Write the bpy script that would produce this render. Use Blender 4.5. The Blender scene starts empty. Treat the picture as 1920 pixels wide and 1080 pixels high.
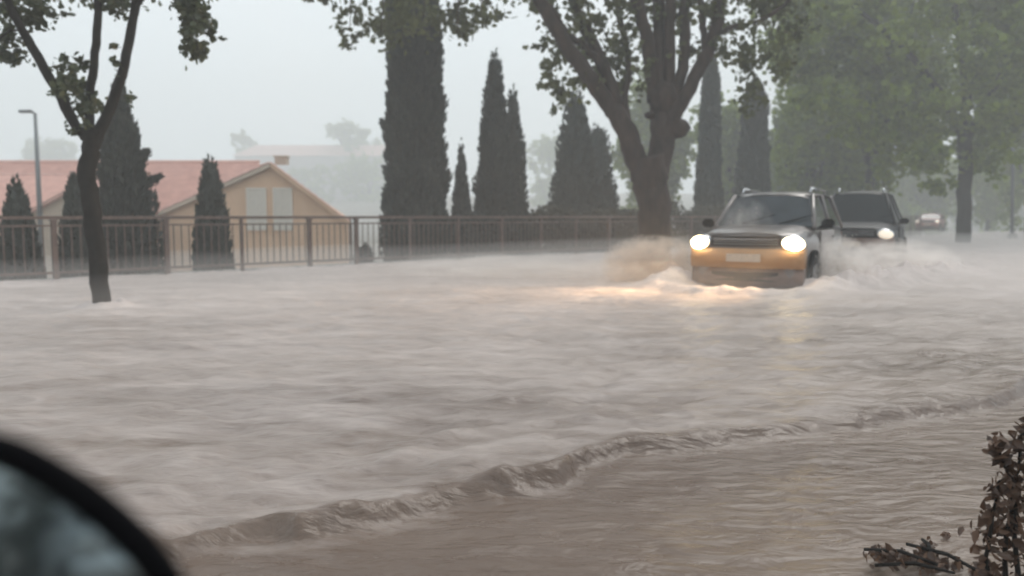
import bpy, bmesh, math, random
import numpy as np
from mathutils import Vector, Matrix, Euler

random.seed(7)
rng = np.random.default_rng(7)
SC = bpy.context.scene
COL = SC.collection

# ------------------------------------------------------------------ camera
F = 1500.0            # focal length in pixels of the 1920 px wide photograph
CAM_H = 1.13          # eye above the flood water
PITCH = math.atan(135 / F)
cam_d = bpy.data.cameras.new('camera')
cam = bpy.data.objects.new('camera', cam_d)
COL.objects.link(cam)
cam.location = (0, 0, CAM_H)
cam.rotation_euler = (math.pi / 2 - PITCH, 0, 0)
cam_d.sensor_width = 36
cam_d.lens = 36 * F / 1920
cam_d.clip_start = 0.02
cam_d.clip_end = 3000
cam_d.dof.use_dof = True
cam_d.dof.focus_distance = 3.4
cam_d.dof.aperture_fstop = 1.9
SC.camera = cam

# ------------------------------------------------------------------ sky and sun
SUN_EL, SUN_AZ = math.radians(48), math.radians(-35)
w = bpy.data.worlds.new('World')
SC.world = w
w.use_nodes = True
nt = w.node_tree
nt.nodes.clear()
out = nt.nodes.new('ShaderNodeOutputWorld')
bg = nt.nodes.new('ShaderNodeBackground')
bg.inputs['Strength'].default_value = 0.1
sky = nt.nodes.new('ShaderNodeTexSky')
sky.sky_type = 'NISHITA'
sky.sun_disc = False
sky.sun_elevation = SUN_EL
sky.sun_rotation = -SUN_AZ
sky.dust_density = 4
tc = nt.nodes.new('ShaderNodeTexCoord')
nz = nt.nodes.new('ShaderNodeTexNoise')
nz.inputs['Scale'].default_value = 1.6
nz.inputs['Detail'].default_value = 3
cr = nt.nodes.new('ShaderNodeValToRGB')
cr.color_ramp.elements[0].position = 0.3
cr.color_ramp.elements[0].color = (7.6, 8.9, 9.7, 1)
cr.color_ramp.elements[1].position = 0.7
cr.color_ramp.elements[1].color = (9.1, 9.6, 9.8, 1)
mx = nt.nodes.new('ShaderNodeMixRGB')
mx.inputs[0].default_value = 0.93
nt.links.new(tc.outputs['Generated'], nz.inputs['Vector'])
nt.links.new(nz.outputs['Fac'], cr.inputs['Fac'])
nt.links.new(sky.outputs['Color'], mx.inputs[1])
nt.links.new(cr.outputs['Color'], mx.inputs[2])
nt.links.new(mx.outputs['Color'], bg.inputs['Color'])
nt.links.new(bg.outputs['Background'], out.inputs['Surface'])

sd = bpy.data.lights.new('sun', 'SUN')
sd.energy = 1.3
sd.angle = math.radians(30)
sd.color = (1, 0.96, 0.9)
sun = bpy.data.objects.new('sun', sd)
COL.objects.link(sun)
sun.rotation_euler = (math.pi / 2 - SUN_EL, 0, SUN_AZ + math.pi)

SC.view_settings.view_transform = 'Standard'
SC.view_settings.look = 'None'
SC.view_settings.exposure = 0.30
SC.view_settings.gamma = 1.0
SC.view_settings.use_curve_mapping = False
SC.render.engine = 'CYCLES'
SC.cycles.use_denoising = True
SC.cycles.max_bounces = 6
SC.cycles.diffuse_bounces = 3
SC.cycles.glossy_bounces = 3
SC.cycles.transmission_bounces = 3
SC.cycles.volume_bounces = 4
SC.cycles.transparent_max_bounces = 12
SC.cycles.sample_clamp_indirect = 4
SC.cycles.filter_width = 1.8
SC.cycles.volume_step_rate = 1.0
SC.cycles.volume_max_steps = 128


# ------------------------------------------------------------------ helpers
def ray(px, py):
    """unit-depth direction (y = 1) through a pixel of the photograph"""
    x, y, z = (px - 960) / F, -(py - 540) / F, -1.0
    c, s = math.cos(math.pi / 2 - PITCH), math.sin(math.pi / 2 - PITCH)
    v = Vector((x, y * c - z * s, y * s + z * c))
    return v / v.y


def P(px, py, Y):
    return Vector((0, 0, CAM_H)) + ray(px, py) * Y


def G(px, py, z=0.0):
    d = ray(px, py)
    return Vector((0, 0, CAM_H)) + d * ((z - CAM_H) / d.z)


def tag(o, label=None, cat=None, group=None, kind=None):
    if label: o['label'] = label
    if cat: o['category'] = cat
    if group: o['group'] = group
    if kind: o['kind'] = kind
    return o


def thing(name, label, cat, loc=(0, 0, 0), rz=0, group=None):
    o = bpy.data.objects.new(name, None)
    o.empty_display_size = 0.2
    COL.objects.link(o)
    o.location = loc
    o.rotation_euler = (0, 0, rz)
    return tag(o, label, cat, group)


def obj(name, me, mat=None, parent=None, offset=None):
    o = bpy.data.objects.new(name, me)
    COL.objects.link(o)
    if mat is not None and not me.materials:
        me.materials.append(mat)
    if parent is not None:
        o.parent = parent
    if offset is not None:      # geometry written in world coordinates under an unrotated empty
        o.location = -Vector(offset)
    return o


def np_mesh(name, v, f, smooth=False):
    """v (n,3) and f (m,k) arrays to a mesh, fast"""
    me = bpy.data.meshes.new(name)
    v = np.asarray(v, dtype=np.float32)
    f = np.asarray(f, dtype=np.int32)
    me.vertices.add(len(v))
    me.vertices.foreach_set('co', v.ravel())
    k = f.shape[1]
    me.loops.add(f.size)
    me.loops.foreach_set('vertex_index', f.ravel())
    me.polygons.add(len(f))
    me.polygons.foreach_set('loop_start', np.arange(0, f.size, k, dtype=np.int32))
    me.polygons.foreach_set('loop_total', np.full(len(f), k, dtype=np.int32))
    if smooth:
        me.polygons.foreach_set('use_smooth', np.ones(len(f), dtype=bool))
    me.update(calc_edges=True)
    return me


class MB:
    """collects shapes into ONE mesh"""
    def __init__(self):
        self.v, self.f = [], []

    def add(self, vs, fs):
        n = len(self.v)
        self.v += [tuple(p) for p in vs]
        self.f += [tuple(i + n for i in q) for q in fs]
        return self

    def box(self, c, s, rot=None, bevel=0.0):
        bm = bmesh.new()
        bmesh.ops.create_cube(bm, size=1)
        bmesh.ops.scale(bm, vec=s, verts=bm.verts)
        if bevel:
            bmesh.ops.bevel(bm, geom=bm.edges[:], offset=bevel, segments=2, affect='EDGES')
        M = Matrix.Translation(c)
        if rot is not None:
            M = M @ Euler(rot).to_matrix().to_4x4()
        bmesh.ops.transform(bm, matrix=M, verts=bm.verts)
        bm.verts.index_update()
        self.add([v.co[:] for v in bm.verts], [[v.index for v in f.verts] for f in bm.faces])
        bm.free()
        return self

    def tube(self, pts, rad, n=8, wob=0.0, cap=True):
        pts = [Vector(p) for p in pts]
        if not hasattr(rad, '__len__'):
            rad = [rad] * len(pts)
        base = len(self.v)
        up = Vector((0, 0, 1)) if abs((pts[-1] - pts[0]).normalized().z) < 0.9 else Vector((1, 0, 0))
        for i, p in enumerate(pts):
            a = pts[max(i - 1, 0)]
            b = pts[min(i + 1, len(pts) - 1)]
            t = (b - a).normalized()
            u = t.cross(up).normalized()
            w_ = u.cross(t)
            for k in range(n):
                an = 2 * math.pi * k / n
                r = rad[i] * (1 + wob * math.sin(3 * an + i * 1.3) + wob * random.uniform(-1, 1) * 0.6)
                self.v.append(tuple(p + (u * math.cos(an) + w_ * math.sin(an)) * r))
        for i in range(len(pts) - 1):
            for k in range(n):
                a0 = base + i * n + k
                a1 = base + i * n + (k + 1) % n
                self.f.append((a0, a1, a1 + n, a0 + n))
        if cap:
            self.f.append(tuple(base + k for k in range(n))[::-1])
            self.f.append(tuple(base + (len(pts) - 1) * n + k for k in range(n)))
        return self

    def loft(self, rings, close=True, cap=True):
        base = len(self.v)
        n = len(rings[0])
        for r in rings:
            self.v += [tuple(p) for p in r]
        for i in range(len(rings) - 1):
            for k in range(n if close else n - 1):
                a0 = base + i * n + k
                a1 = base + i * n + (k + 1) % n
                self.f.append((a0, a1, a1 + n, a0 + n))
        if cap and close:
            self.f.append(tuple(base + k for k in range(n))[::-1])
            self.f.append(tuple(base + (len(rings) - 1) * n + k for k in range(n)))
        return self

    def slab(self, pts, thick):
        """polygon given a thickness along its normal"""
        pts = [Vector(p) for p in pts]
        nrm = (pts[1] - pts[0]).cross(pts[2] - pts[0]).normalized() * thick
        n = len(pts)
        vs = pts + [p - nrm for p in pts]
        fs = [tuple(range(n)), tuple(range(2 * n - 1, n - 1, -1))]
        fs += [(i, i + n, (i + 1) % n + n, (i + 1) % n) for i in range(n)]
        return self.add(vs, fs)

    def ball(self, c, s, seg=12, ring=8, jit=0.0):
        base = len(self.v)
        vs = []
        for i in range(ring + 1):
            ph = math.pi * i / ring
            for k in range(seg):
                th = 2 * math.pi * k / seg
                j = 1 + random.uniform(-jit, jit)
                vs.append((c[0] + s[0] * math.sin(ph) * math.cos(th) * j,
                           c[1] + s[1] * math.sin(ph) * math.sin(th) * j,
                           c[2] + s[2] * math.cos(ph) * j))
        self.v += vs
        for i in range(ring):
            for k in range(seg):
                a0 = base + i * seg + k
                a1 = base + i * seg + (k + 1) % seg
                self.f.append((a0, a0 + seg, a1 + seg, a1))
        return self

    def build(self, name, mat, parent=None, offset=None, smooth=False):
        me = bpy.data.meshes.new(name)
        me.from_pydata(self.v, [], self.f)
        if smooth:
            me.polygons.foreach_set('use_smooth', np.ones(len(me.polygons), dtype=bool))
        me.update()
        return obj(name, me, mat, parent, offset)


# value noise in numpy
def _hash(ix, iy, seed):
    h = (ix * 374761393 + iy * 668265263 + seed * 1274126177) & 0xFFFFFFFF
    h = ((h ^ (h >> 13)) * 1103515245) & 0xFFFFFFFF
    h = (h ^ (h >> 16)) & 0xFFFFFFFF
    return h / 4294967295.0


def vnoise(x, y, seed=0):
    ix, iy = np.floor(x).astype(np.int64), np.floor(y).astype(np.int64)
    fx, fy = x - ix, y - iy
    u, v = fx * fx * fx * (fx * (fx * 6 - 15) + 10), fy * fy * fy * (fy * (fy * 6 - 15) + 10)
    a, b = _hash(ix, iy, seed), _hash(ix + 1, iy, seed)
    c, d = _hash(ix, iy + 1, seed), _hash(ix + 1, iy + 1, seed)
    return (a * (1 - u) + b * u) * (1 - v) + (c * (1 - u) + d * u) * v


def fbm(x, y, seed=0, octs=4, gain=0.5):
    s = np.zeros_like(x)
    a, t = 1.0, 0.0
    for o in range(octs):
        s += a * vnoise(x * 2 ** o + 17.3 * o, y * 2 ** o - 9.1 * o, seed + o)
        t += a
        a *= gain
    return s / t


def smooth(e0, e1, x):
    t = np.clip((x - e0) / (e1 - e0), 0, 1)
    return t * t * (3 - 2 * t)


# ------------------------------------------------------------------ materials
def mat(name, base, rough=0.7, metal=0.0, noise=0.0, nscale=5.0, bump=0.0, bscale=20.0, spec=0.5, coat=0.0,
        tint=None, emit=None, estr=0.0, stretch=None):
    m = bpy.data.materials.new(name)
    m.use_nodes = True
    n = m.node_tree.nodes
    l = m.node_tree.links
    b = n['Principled BSDF']
    b.inputs['Base Color'].default_value = (*base, 1)
    b.inputs['Roughness'].default_value = rough
    b.inputs['Metallic'].default_value = metal
    b.inputs['Specular IOR Level'].default_value = spec
    b.inputs['Coat Weight'].default_value = coat
    if emit:
        b.inputs['Emission Color'].default_value = (*emit, 1)
        b.inputs['Emission Strength'].default_value = estr
    t = n.new('ShaderNodeTexCoord')
    mp = n.new('ShaderNodeMapping')
    if stretch: mp.inputs['Scale'].default_value = stretch
    l.new(t.outputs['Object'], mp.inputs['Vector'])
    if noise:
        x = n.new('ShaderNodeTexNoise')
        x.inputs['Scale'].default_value = nscale
        x.inputs['Detail'].default_value = 5
        r = n.new('ShaderNodeValToRGB')
        r.color_ramp.elements[0].position = 0.3
        r.color_ramp.elements[1].position = 0.7
        lo = [c * (1 - noise) for c in base]
        hi = tint if tint else [min(1, c * (1 + noise)) for c in base]
        r.color_ramp.elements[0].color = (*lo, 1)
        r.color_ramp.elements[1].color = (*hi, 1)
        l.new(mp.outputs['Vector'], x.inputs['Vector'])
        l.new(x.outputs['Fac'], r.inputs['Fac'])
        l.new(r.outputs['Color'], b.inputs['Base Color'])
    if bump:
        x = n.new('ShaderNodeTexNoise')
        x.inputs['Scale'].default_value = bscale
        x.inputs['Detail'].default_value = 4
        bp = n.new('ShaderNodeBump')
        bp.inputs['Strength'].default_value = bump
        bp.inputs['Distance'].default_value = 0.02
        l.new(mp.outputs['Vector'], x.inputs['Vector'])
        l.new(x.outputs['Fac'], bp.inputs['Height'])
        l.new(bp.outputs['Normal'], b.inputs['Normal'])
    return m


def leaf_mat(name, c0, c1, transl=0.3, nscale=0.8):
    m = bpy.data.materials.new(name)
    m.use_nodes = True
    n = m.node_tree.nodes
    l = m.node_tree.links
    n.remove(n['Principled BSDF'])
    o = n['Material Output']
    g = n.new('ShaderNodeNewGeometry')
    t = n.new('ShaderNodeTexCoord')
    x = n.new('ShaderNodeTexNoise')
    x.inputs['Scale'].default_value = nscale
    x.inputs['Detail'].default_value = 3
    l.new(t.outputs['Object'], x.inputs['Vector'])
    ad = n.new('ShaderNodeMath')
    ad.operation = 'MULTIPLY_ADD'
    ad.inputs[1].default_value = 0.45
    l.new(g.outputs['Random Per Island'], ad.inputs[0])
    sb = n.new('ShaderNodeMath')
    sb.operation = 'SUBTRACT'
    sb.inputs[1].default_value = 0.2
    l.new(x.outputs['Fac'], sb.inputs[0])
    l.new(sb.outputs[0], ad.inputs[2])
    r = n.new('ShaderNodeValToRGB')
    r.color_ramp.elements[0].color = (*c0, 1)
    r.color_ramp.elements[1].color = (*c1, 1)
    r.color_ramp.elements[0].position = 0.2
    r.color_ramp.elements[1].position = 0.8
    l.new(ad.outputs[0], r.inputs['Fac'])
    d = n.new('ShaderNodeBsdfDiffuse')
    tr = n.new('ShaderNodeBsdfTranslucent')
    mxs = n.new('ShaderNodeMixShader')
    mxs.inputs[0].default_value = transl
    gl = n.new('ShaderNodeBsdfGlossy')
    gl.inputs['Roughness'].default_value = 0.45
    m2 = n.new('ShaderNodeMixShader')
    m2.inputs[0].default_value = 0.04
    l.new(r.outputs['Color'], d.inputs['Color'])
    l.new(r.outputs['Color'], tr.inputs['Color'])
    l.new(d.outputs[0], mxs.inputs[1])
    l.new(tr.outputs[0], mxs.inputs[2])
    l.new(mxs.outputs[0], m2.inputs[1])
    l.new(gl.outputs[0], m2.inputs[2])
    l.new(m2.outputs[0], o.inputs['Surface'])
    return m


M_bark = mat('plane_bark', (0.032, 0.019, 0.014), 0.85, noise=0.5, nscale=6, bump=0.6, bscale=14,
             tint=(0.058, 0.036, 0.027), stretch=(1, 1, 0.4))
M_bark2 = mat('wet_bark', (0.016, 0.014, 0.012), 0.9, spec=0.15, noise=0.4, nscale=9, bump=0.5, bscale=20)
M_leaf = leaf_mat('plane_leaf', (0.045, 0.054, 0.018), (0.14, 0.155, 0.055), 0.4)
M_leaf_y = leaf_mat('sapling_leaf', (0.03, 0.045, 0.02), (0.10, 0.12, 0.055), 0.3)
M_leaf_far = leaf_mat('far_leaf', (0.065, 0.11, 0.002), (0.22, 0.29, 0.006), 0.45, 0.35)
M_cyp = leaf_mat('cypress_leaf', (0.017, 0.026, 0.02), (0.05, 0.06, 0.045), 0.12, 1.2)
M_hedge = leaf_mat('hedge_leaf', (0.03, 0.035, 0.022), (0.08, 0.075, 0.05), 0.2, 1.0)
M_dry = leaf_mat('dry_leaf', (0.045, 0.022, 0.013), (0.19, 0.11, 0.07), 0.3, 3.0)
M_wall = mat('ochre_render', (0.70, 0.46, 0.30), 0.85, noise=0.12, nscale=1.2, bump=0.15, bscale=30, tint=(0.73, 0.50, 0.34))
M_wall2 = mat('pale_render', (0.55, 0.45, 0.36), 0.85, noise=0.12, nscale=1.2)
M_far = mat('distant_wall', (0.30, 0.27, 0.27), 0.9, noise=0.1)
M_tile = mat('salmon_tile', (0.62, 0.35, 0.295), 0.75, noise=0.15, nscale=3, tint=(0.68, 0.42, 0.35))
M_white = mat('white_paint', (0.72, 0.67, 0.60), 0.5, noise=0.05, nscale=6)
M_concrete = mat('wet_concrete', (0.30, 0.29, 0.27), 0.7, noise=0.3, nscale=4, bump=0.3, bscale=25)
M_rail = mat('brown_rail', (0.13, 0.085, 0.07), 0.5, noise=0.3, nscale=8)
M_ground = mat('ground_soil', (0.14, 0.12, 0.09), 0.9, noise=0.3, nscale=0.6, bump=0.4, bscale=6)
M_grey = mat('lamp_metal', (0.16, 0.17, 0.18), 0.5, metal=0.5, noise=0.1)
M_black = mat('black_plastic', (0.003, 0.003, 0.004), 0.85, noise=0.2, nscale=30, spec=0.08)
M_tyre = mat('tyre_rubber', (0.02, 0.02, 0.02), 0.9, bump=0.2)
M_rim = mat('alloy', (0.45, 0.45, 0.46), 0.35, metal=0.9, noise=0.1)
M_glass = mat('car_glass', (0.02, 0.025, 0.03), 0.08, noise=0.2, nscale=3, spec=0.35)
M_glass_dark = mat('dark_car_glass', (0.012, 0.016, 0.018), 0.35, noise=0.2, nscale=3, spec=0.12)
M_chrome = mat('chrome', (0.6, 0.6, 0.62), 0.15, metal=1.0, noise=0.05)
M_bronze = mat('bronze_paint', (0.15, 0.13, 0.125), 0.32, metal=0.5, noise=0.12, nscale=4, coat=0.5)
M_bumper_glow = mat('bumper_headlight_glow', (0.40, 0.21, 0.085), 0.5, metal=0.0, noise=0.12, nscale=4, coat=0.5)  # warm headlight glow painted into the bumper colour
M_dark = mat('dark_paint', (0.012, 0.014, 0.017), 0.5, noise=0.2, nscale=4, spec=0.25)
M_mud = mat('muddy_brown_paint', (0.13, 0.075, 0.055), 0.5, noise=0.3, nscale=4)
M_silver = mat('silver_paint', (0.62, 0.66, 0.70), 0.3, metal=0.3, noise=0.05, nscale=4, coat=0.4)
M_red = mat('dull_red_paint', (0.30, 0.09, 0.07), 0.4, noise=0.1, nscale=4, coat=0.4)
M_plate = mat('number_plate', (0.48, 0.40, 0.32), 0.5, noise=0.08, nscale=20)
M_lamp_on = mat('headlight_lit', (0.9, 0.85, 0.7), 0.2, emit=(1.0, 0.78, 0.42), estr=20)
M_lamp_dim = mat('headlight_lit_dim', (0.9, 0.85, 0.7), 0.2, emit=(1.0, 0.82, 0.66), estr=0.45)
M_lamp_far = mat('headlight_far', (0.9, 0.85, 0.7), 0.2, emit=(1.0, 0.82, 0.66), estr=0.8)
M_lamp_off = mat('headlight_off', (0.4, 0.4, 0.4), 0.15, noise=0.1)
M_orange = mat('indicator_amber', (0.6, 0.25, 0.04), 0.3, noise=0.1)


def water_material():
    m = bpy.data.materials.new('flood_water')
    m.use_nodes = True
    n = m.node_tree.nodes
    l = m.node_tree.links
    b = n['Principled BSDF']
    b.inputs['IOR'].default_value = 1.33
    b.inputs['Specular IOR Level'].default_value = 0.5
    t = n.new('ShaderNodeTexCoord')
    at = n.new('ShaderNodeAttribute')
    at.attribute_name = 'foam'
    mp = n.new('ShaderNodeMapping')
    mp.inputs['Rotation'].default_value = (0, 0, math.radians(-38))
    mp.inputs['Scale'].default_value = (0.55, 1.5, 1)
    l.new(t.outputs['Object'], mp.inputs['Vector'])
    n1 = n.new('ShaderNodeTexNoise')
    n1.inputs['Scale'].default_value = 3.6
    n1.inputs['Detail'].default_value = 9
    n1.inputs['Roughness'].default_value = 0.68
    n1.inputs['Distortion'].default_value = 0.8
    l.new(mp.outputs['Vector'], n1.inputs['Vector'])
    sm = n.new('ShaderNodeMath')
    sm.operation = 'MULTIPLY_ADD'
    sm.inputs[1].default_value = 1.5
    l.new(n1.outputs['Fac'], sm.inputs[0])
    l.new(at.outputs['Fac'], sm.inputs[2])
    fr = n.new('ShaderNodeMapRange')
    fr.inputs['From Min'].default_value = 0.50
    fr.inputs['From Max'].default_value = 1.85
    l.new(sm.outputs[0], fr.inputs['Value'])
    mud = n.new('ShaderNodeTexNoise')
    mud.inputs['Scale'].default_value = 0.6
    mud.inputs['Detail'].default_value = 4
    l.new(mp.outputs['Vector'], mud.inputs['Vector'])
    mr = n.new('ShaderNodeValToRGB')
    mr.color_ramp.elements[0].position = 0.3
    mr.color_ramp.elements[1].position = 0.7
    mr.color_ramp.elements[0].color = (0.108, 0.070, 0.051, 1)
    mr.color_ramp.elements[1].color = (0.18, 0.128, 0.097, 1)
    l.new(mud.outputs['Fac'], mr.inputs['Fac'])
    mc = n.new('ShaderNodeMixRGB')
    mc.inputs[2].default_value = (0.58, 0.50, 0.465, 1)
    l.new(fr.outputs['Result'], mc.inputs[0])
    l.new(mr.outputs['Color'], mc.inputs[1])
    l.new(mc.outputs['Color'], b.inputs['Base Color'])
    rr = n.new('ShaderNodeMapRange')
    rr.inputs['To Min'].default_value = 0.27
    rr.inputs['To Max'].default_value = 0.75
    l.new(fr.outputs['Result'], rr.inputs['Value'])
    l.new(rr.outputs['Result'], b.inputs['Roughness'])
    nb = n.new('ShaderNodeTexNoise')
    nb.inputs['Scale'].default_value = 7
    nb.inputs['Detail'].default_value = 6
    nb.inputs['Distortion'].default_value = 0.5
    l.new(mp.outputs['Vector'], nb.inputs['Vector'])
    bp = n.new('ShaderNodeBump')
    bp.inputs['Strength'].default_value = 0.7
    bp.inputs['Distance'].default_value = 0.05
    l.new(nb.outputs['Fac'], bp.inputs['Height'])
    l.new(bp.outputs['Normal'], b.inputs['Normal'])
    return m


M_water = water_material()

# ------------------------------------------------------------------ road layout (metres)
RD = Vector((math.sqrt(0.5), math.sqrt(0.5), 0))      # the road runs away to the right
FENCE_C = 22.0                                       # fence stands on  y = x + 22


def on_line(c, px):
    """point of the line y = x + c seen at photograph column px"""
    p = (px - 960) / F
    x = c * p / (1 - p)
    return Vector((x, x + c, 0))


# crest of the standing wave along the near road edge
crest_px = [(350, 1003), (480, 985), (560, 985), (650, 968), (760, 938), (850, 922), (950, 905), (1050, 885),
            (1110, 850), (1165, 832), (1300, 822), (1400, 806), (1560, 788), (1700, 768), (1850, 742), (1920, 715)]
crest = [G(*p) for p in crest_px]
cxs = np.array([-30, -4.5] + [p.x for p in crest] + [6, 10, 40])
cys = np.array([-8, 1.6] + [p.y for p in crest] + [7.4, 11, 41])

CAR1 = Vector((3.6, 12.35, 0))
CAR1_YAW = math.radians(-31)
TREE1 = Vector((-5.1, 10.0, 0))
TREE2 = Vector((3.25, 18.2, 0))


def water_h(x, y):
    a = math.radians(38)
    u = x * math.cos(a) + y * math.sin(a)          # along the current
    v = -x * math.sin(a) + y * math.cos(a)
    s = (y - np.interp(x, cxs, cys)) * 0.85
    s = s + (0.14 + 0.16 * smooth(1.2, -0.8, x)) * (fbm(x * 2.2, y * 2.2, 5, 5, .6) - 0.5)
    far = smooth(-0.02, 0.12, s)
    rip = 1 - np.abs(2 * fbm(u * 0.75 + 0.6 * vnoise(x, y, 9), v * 2.0, 11, 4, 0.6) - 1)
    rip2 = 1 - np.abs(2 * fbm(u * 1.3 + 3, v * 3.1, 31, 3, 0.5) - 1)
    h = far * (0.045 * (rip - 0.8) + 0.03 * (rip2 - 0.8) + 0.05 * (fbm(u * 0.22, v * 0.45, 3, 2) - 0.5)
               + 0.030 * (fbm(x * 4.0, y * 7.5, 51, 3) - 0.5) + 0.03 * (fbm(x * 1.3, y * 2.6, 57, 3) - 0.5))
    near = 1 - far
    h += near * (0.035 * (fbm(u * 1.1, v * 1.9, 21, 4) - 0.5) + 0.012 * (fbm(u * 5, v * 8, 41, 3) - 0.5))
    # the step down with its curling lip
    h += -(0.040 + 0.03 * fbm(x * 1.1, y * 1.1, 71, 3)) * (1 - smooth(-0.07, 0.02, s))
    h += 0.055 * np.exp(-((s - 0.07) / 0.10) ** 2) * np.clip(3.2 * fbm(x * 2.8, y * 1.8, 61, 3) - 1.35, 0, 1) * smooth(1.8, -0.3, x)
    h += far * 0.05 * (1 - np.abs(2 * fbm(x * 1.7, y * 3.4, 63, 4, .6) - 1) - .8) * np.exp(-(s / 1.6) ** 2) * smooth(2.5, 0, x)
    foam = 0.04 + far * (0.30 + 0.10 * np.clip((rip - 0.80) * 4, -0.4, 0.6) + 0.30 * (fbm(u * 0.3, v * 0.9, 77, 4) - 0.5)
                         + 0.62 * (fbm(x * 0.9, y * 2.6, 79, 5, .6) - 0.5))
    foam = foam * (0.25 + 0.75 * far) - 0.26 * far * smooth(0.3, 3.5, x) * smooth(14, 9, y) - 0.12 * far * smooth(10, 4, y)
    d = np.hypot(x - 0, y - 0)
    foam = foam + 0.22 * far * smooth(5, 13, y)
    # bow wave of the bronze car
    c, sn = math.cos(CAR1_YAW), math.sin(CAR1_YAW)
    dx, dy = x - CAR1.x, y - CAR1.y
    lx = dx * c + dy * sn
    ly = -dx * sn + dy * c
    bow = np.exp(-((np.hypot(lx * 0.8, (ly + 0.25) * 1.4) - 1.0) / 0.28) ** 2)
    side = np.exp(-((np.abs(lx) - 1.25 - 0.25 * np.clip(ly, 0, 6)) / 0.35) ** 2) * smooth(-0.8, 0.6, ly) * smooth(9, 3, ly)
    h += (0.12 * bow + 0.30 * side) * (0.25 + 1.2 * fbm(x * 3.2, y * 3.2, 99, 4, .6))
    foam = foam + 0.4 * bow + 0.5 * side
    for t, r in ((TREE1, 0.16), (TREE2, 0.5)):
        q = np.hypot(x - t.x, y - t.y)
        h += 0.07 * np.exp(-((q - r - 0.06) / 0.11) ** 2) * (.5 + fbm(x * 7, y * 7, 15, 2))
        foam = foam + 0.7 * np.exp(-((q - r - 0.1) / 0.2) ** 2)
    # churned up against the plinth of the fence
    e = (x - y + FENCE_C) / math.sqrt(2)
    foam = foam + 0.4 * np.exp(-(e / 0.9) ** 2)
    h += 0.05 * np.exp(-(e / 0.5) ** 2) * fbm(u * 1.2, v * 0.7, 91, 2)
    fade = smooth(90, 40, d)
    foam = foam - 0.38 * (1 - far) + 0.30 * np.exp(-((s + 0.11) / 0.06) ** 2) * fbm(x * 4, y * 4, 73, 3) * 1.3 + 0.10 * smooth(8, 14, y)
    return h * (0.25 + 0.75 * fade), np.clip(foam, -0.5, 1)


def build_water():
    ox, oy = 0.0, -1.5
    th_d = np.linspace(math.radians(90 - 46), math.radians(90 + 46), 640)
    th_c = np.linspace(th_d[-1], th_d[0] + 2 * math.pi, 60)[1:-1]
    th = np.concatenate([th_d, th_c])
    r = np.concatenate([[0.3], np.geomspace(1.0, 60, 640), np.geomspace(62, 700, 40)])
    R, T = np.meshgrid(r, th, indexing='ij')
    X, Y = ox + R * np.cos(T), oy + R * np.sin(T)
    Hh, Fo = water_h(X, Y)
    n, m = R.shape
    V = np.stack([X, Y, Hh], -1).reshape(-1, 3)
    ii, jj = np.meshgrid(np.arange(n - 1), np.arange(m), indexing='ij')
    a = ii * m + jj
    b = ii * m + (jj + 1) % m
    Fc = np.stack([a, a + m, b + m, b], -1).reshape(-1, 4)
    cen = V[Fc].mean(1)
    Fc = Fc[(cen[:, 0] - cen[:, 1]) > -FENCE_C - 0.05]
    me = np_mesh('water', V, Fc, smooth=True)
    at = me.attributes.new('foam', 'FLOAT', 'POINT')
    at.data.foreach_set('value', Fo.ravel().astype(np.float32))
    o = obj('water', me, M_water)
    tag(o, kind='structure')


build_water()


def build_ground():
    xs = np.concatenate([-np.geomspace(900, 60, 16), np.linspace(-55, 90, 130), np.geomspace(95, 900, 16)])
    ys = np.concatenate([-np.geomspace(900, 40, 12), np.linspace(-35, 110, 130), np.geomspace(115, 900, 40)])
    X, Y = np.meshgrid(xs, ys, indexing='ij')
    e = (X - Y + FENCE_C) / math.sqrt(2)
    H_ = -0.18 - 1.4 * smooth(-0.3, -4.5, e) - 0.25 * smooth(4, 0.5, e) * 0
    H_ = H_ + 0.12 * (fbm(X * 0.3, Y * 0.3, 8, 3) - 0.5) * (e < -1)
    hill = smooth(110, 330, Y - 0.4 * np.maximum(X, 0)) * smooth(-12, -50, e)
    H_ = H_ + 15 * hill * (0.6 + 0.4 * fbm(X * 0.01, Y * 0.01, 2, 3))
    n, m = X.shape
    V = np.stack([X, Y, H_], -1).reshape(-1, 3)
    ii, jj = np.meshgrid(np.arange(n - 1), np.arange(m - 1), indexing='ij')
    a = ii * m + jj
    Fc = np.stack([a, a + m, a + m + 1, a + 1], -1).reshape(-1, 4)
    tag(obj('ground', np_mesh('ground', V, Fc, smooth=True), M_ground), kind='structure')


build_ground()


def hill_z(x, y):
    X, Y = np.array([float(x)]), np.array([float(y)])
    e = (X - Y + FENCE_C) / math.sqrt(2)
    H_ = -0.18 - 1.4 * smooth(-0.3, -4.5, e)
    hill = smooth(110, 330, Y - 0.4 * np.maximum(X, 0)) * smooth(-12, -50, e)
    return float((H_ + 15 * hill * (0.6 + 0.4 * fbm(X * 0.01, Y * 0.01, 2, 3)))[0])


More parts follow.
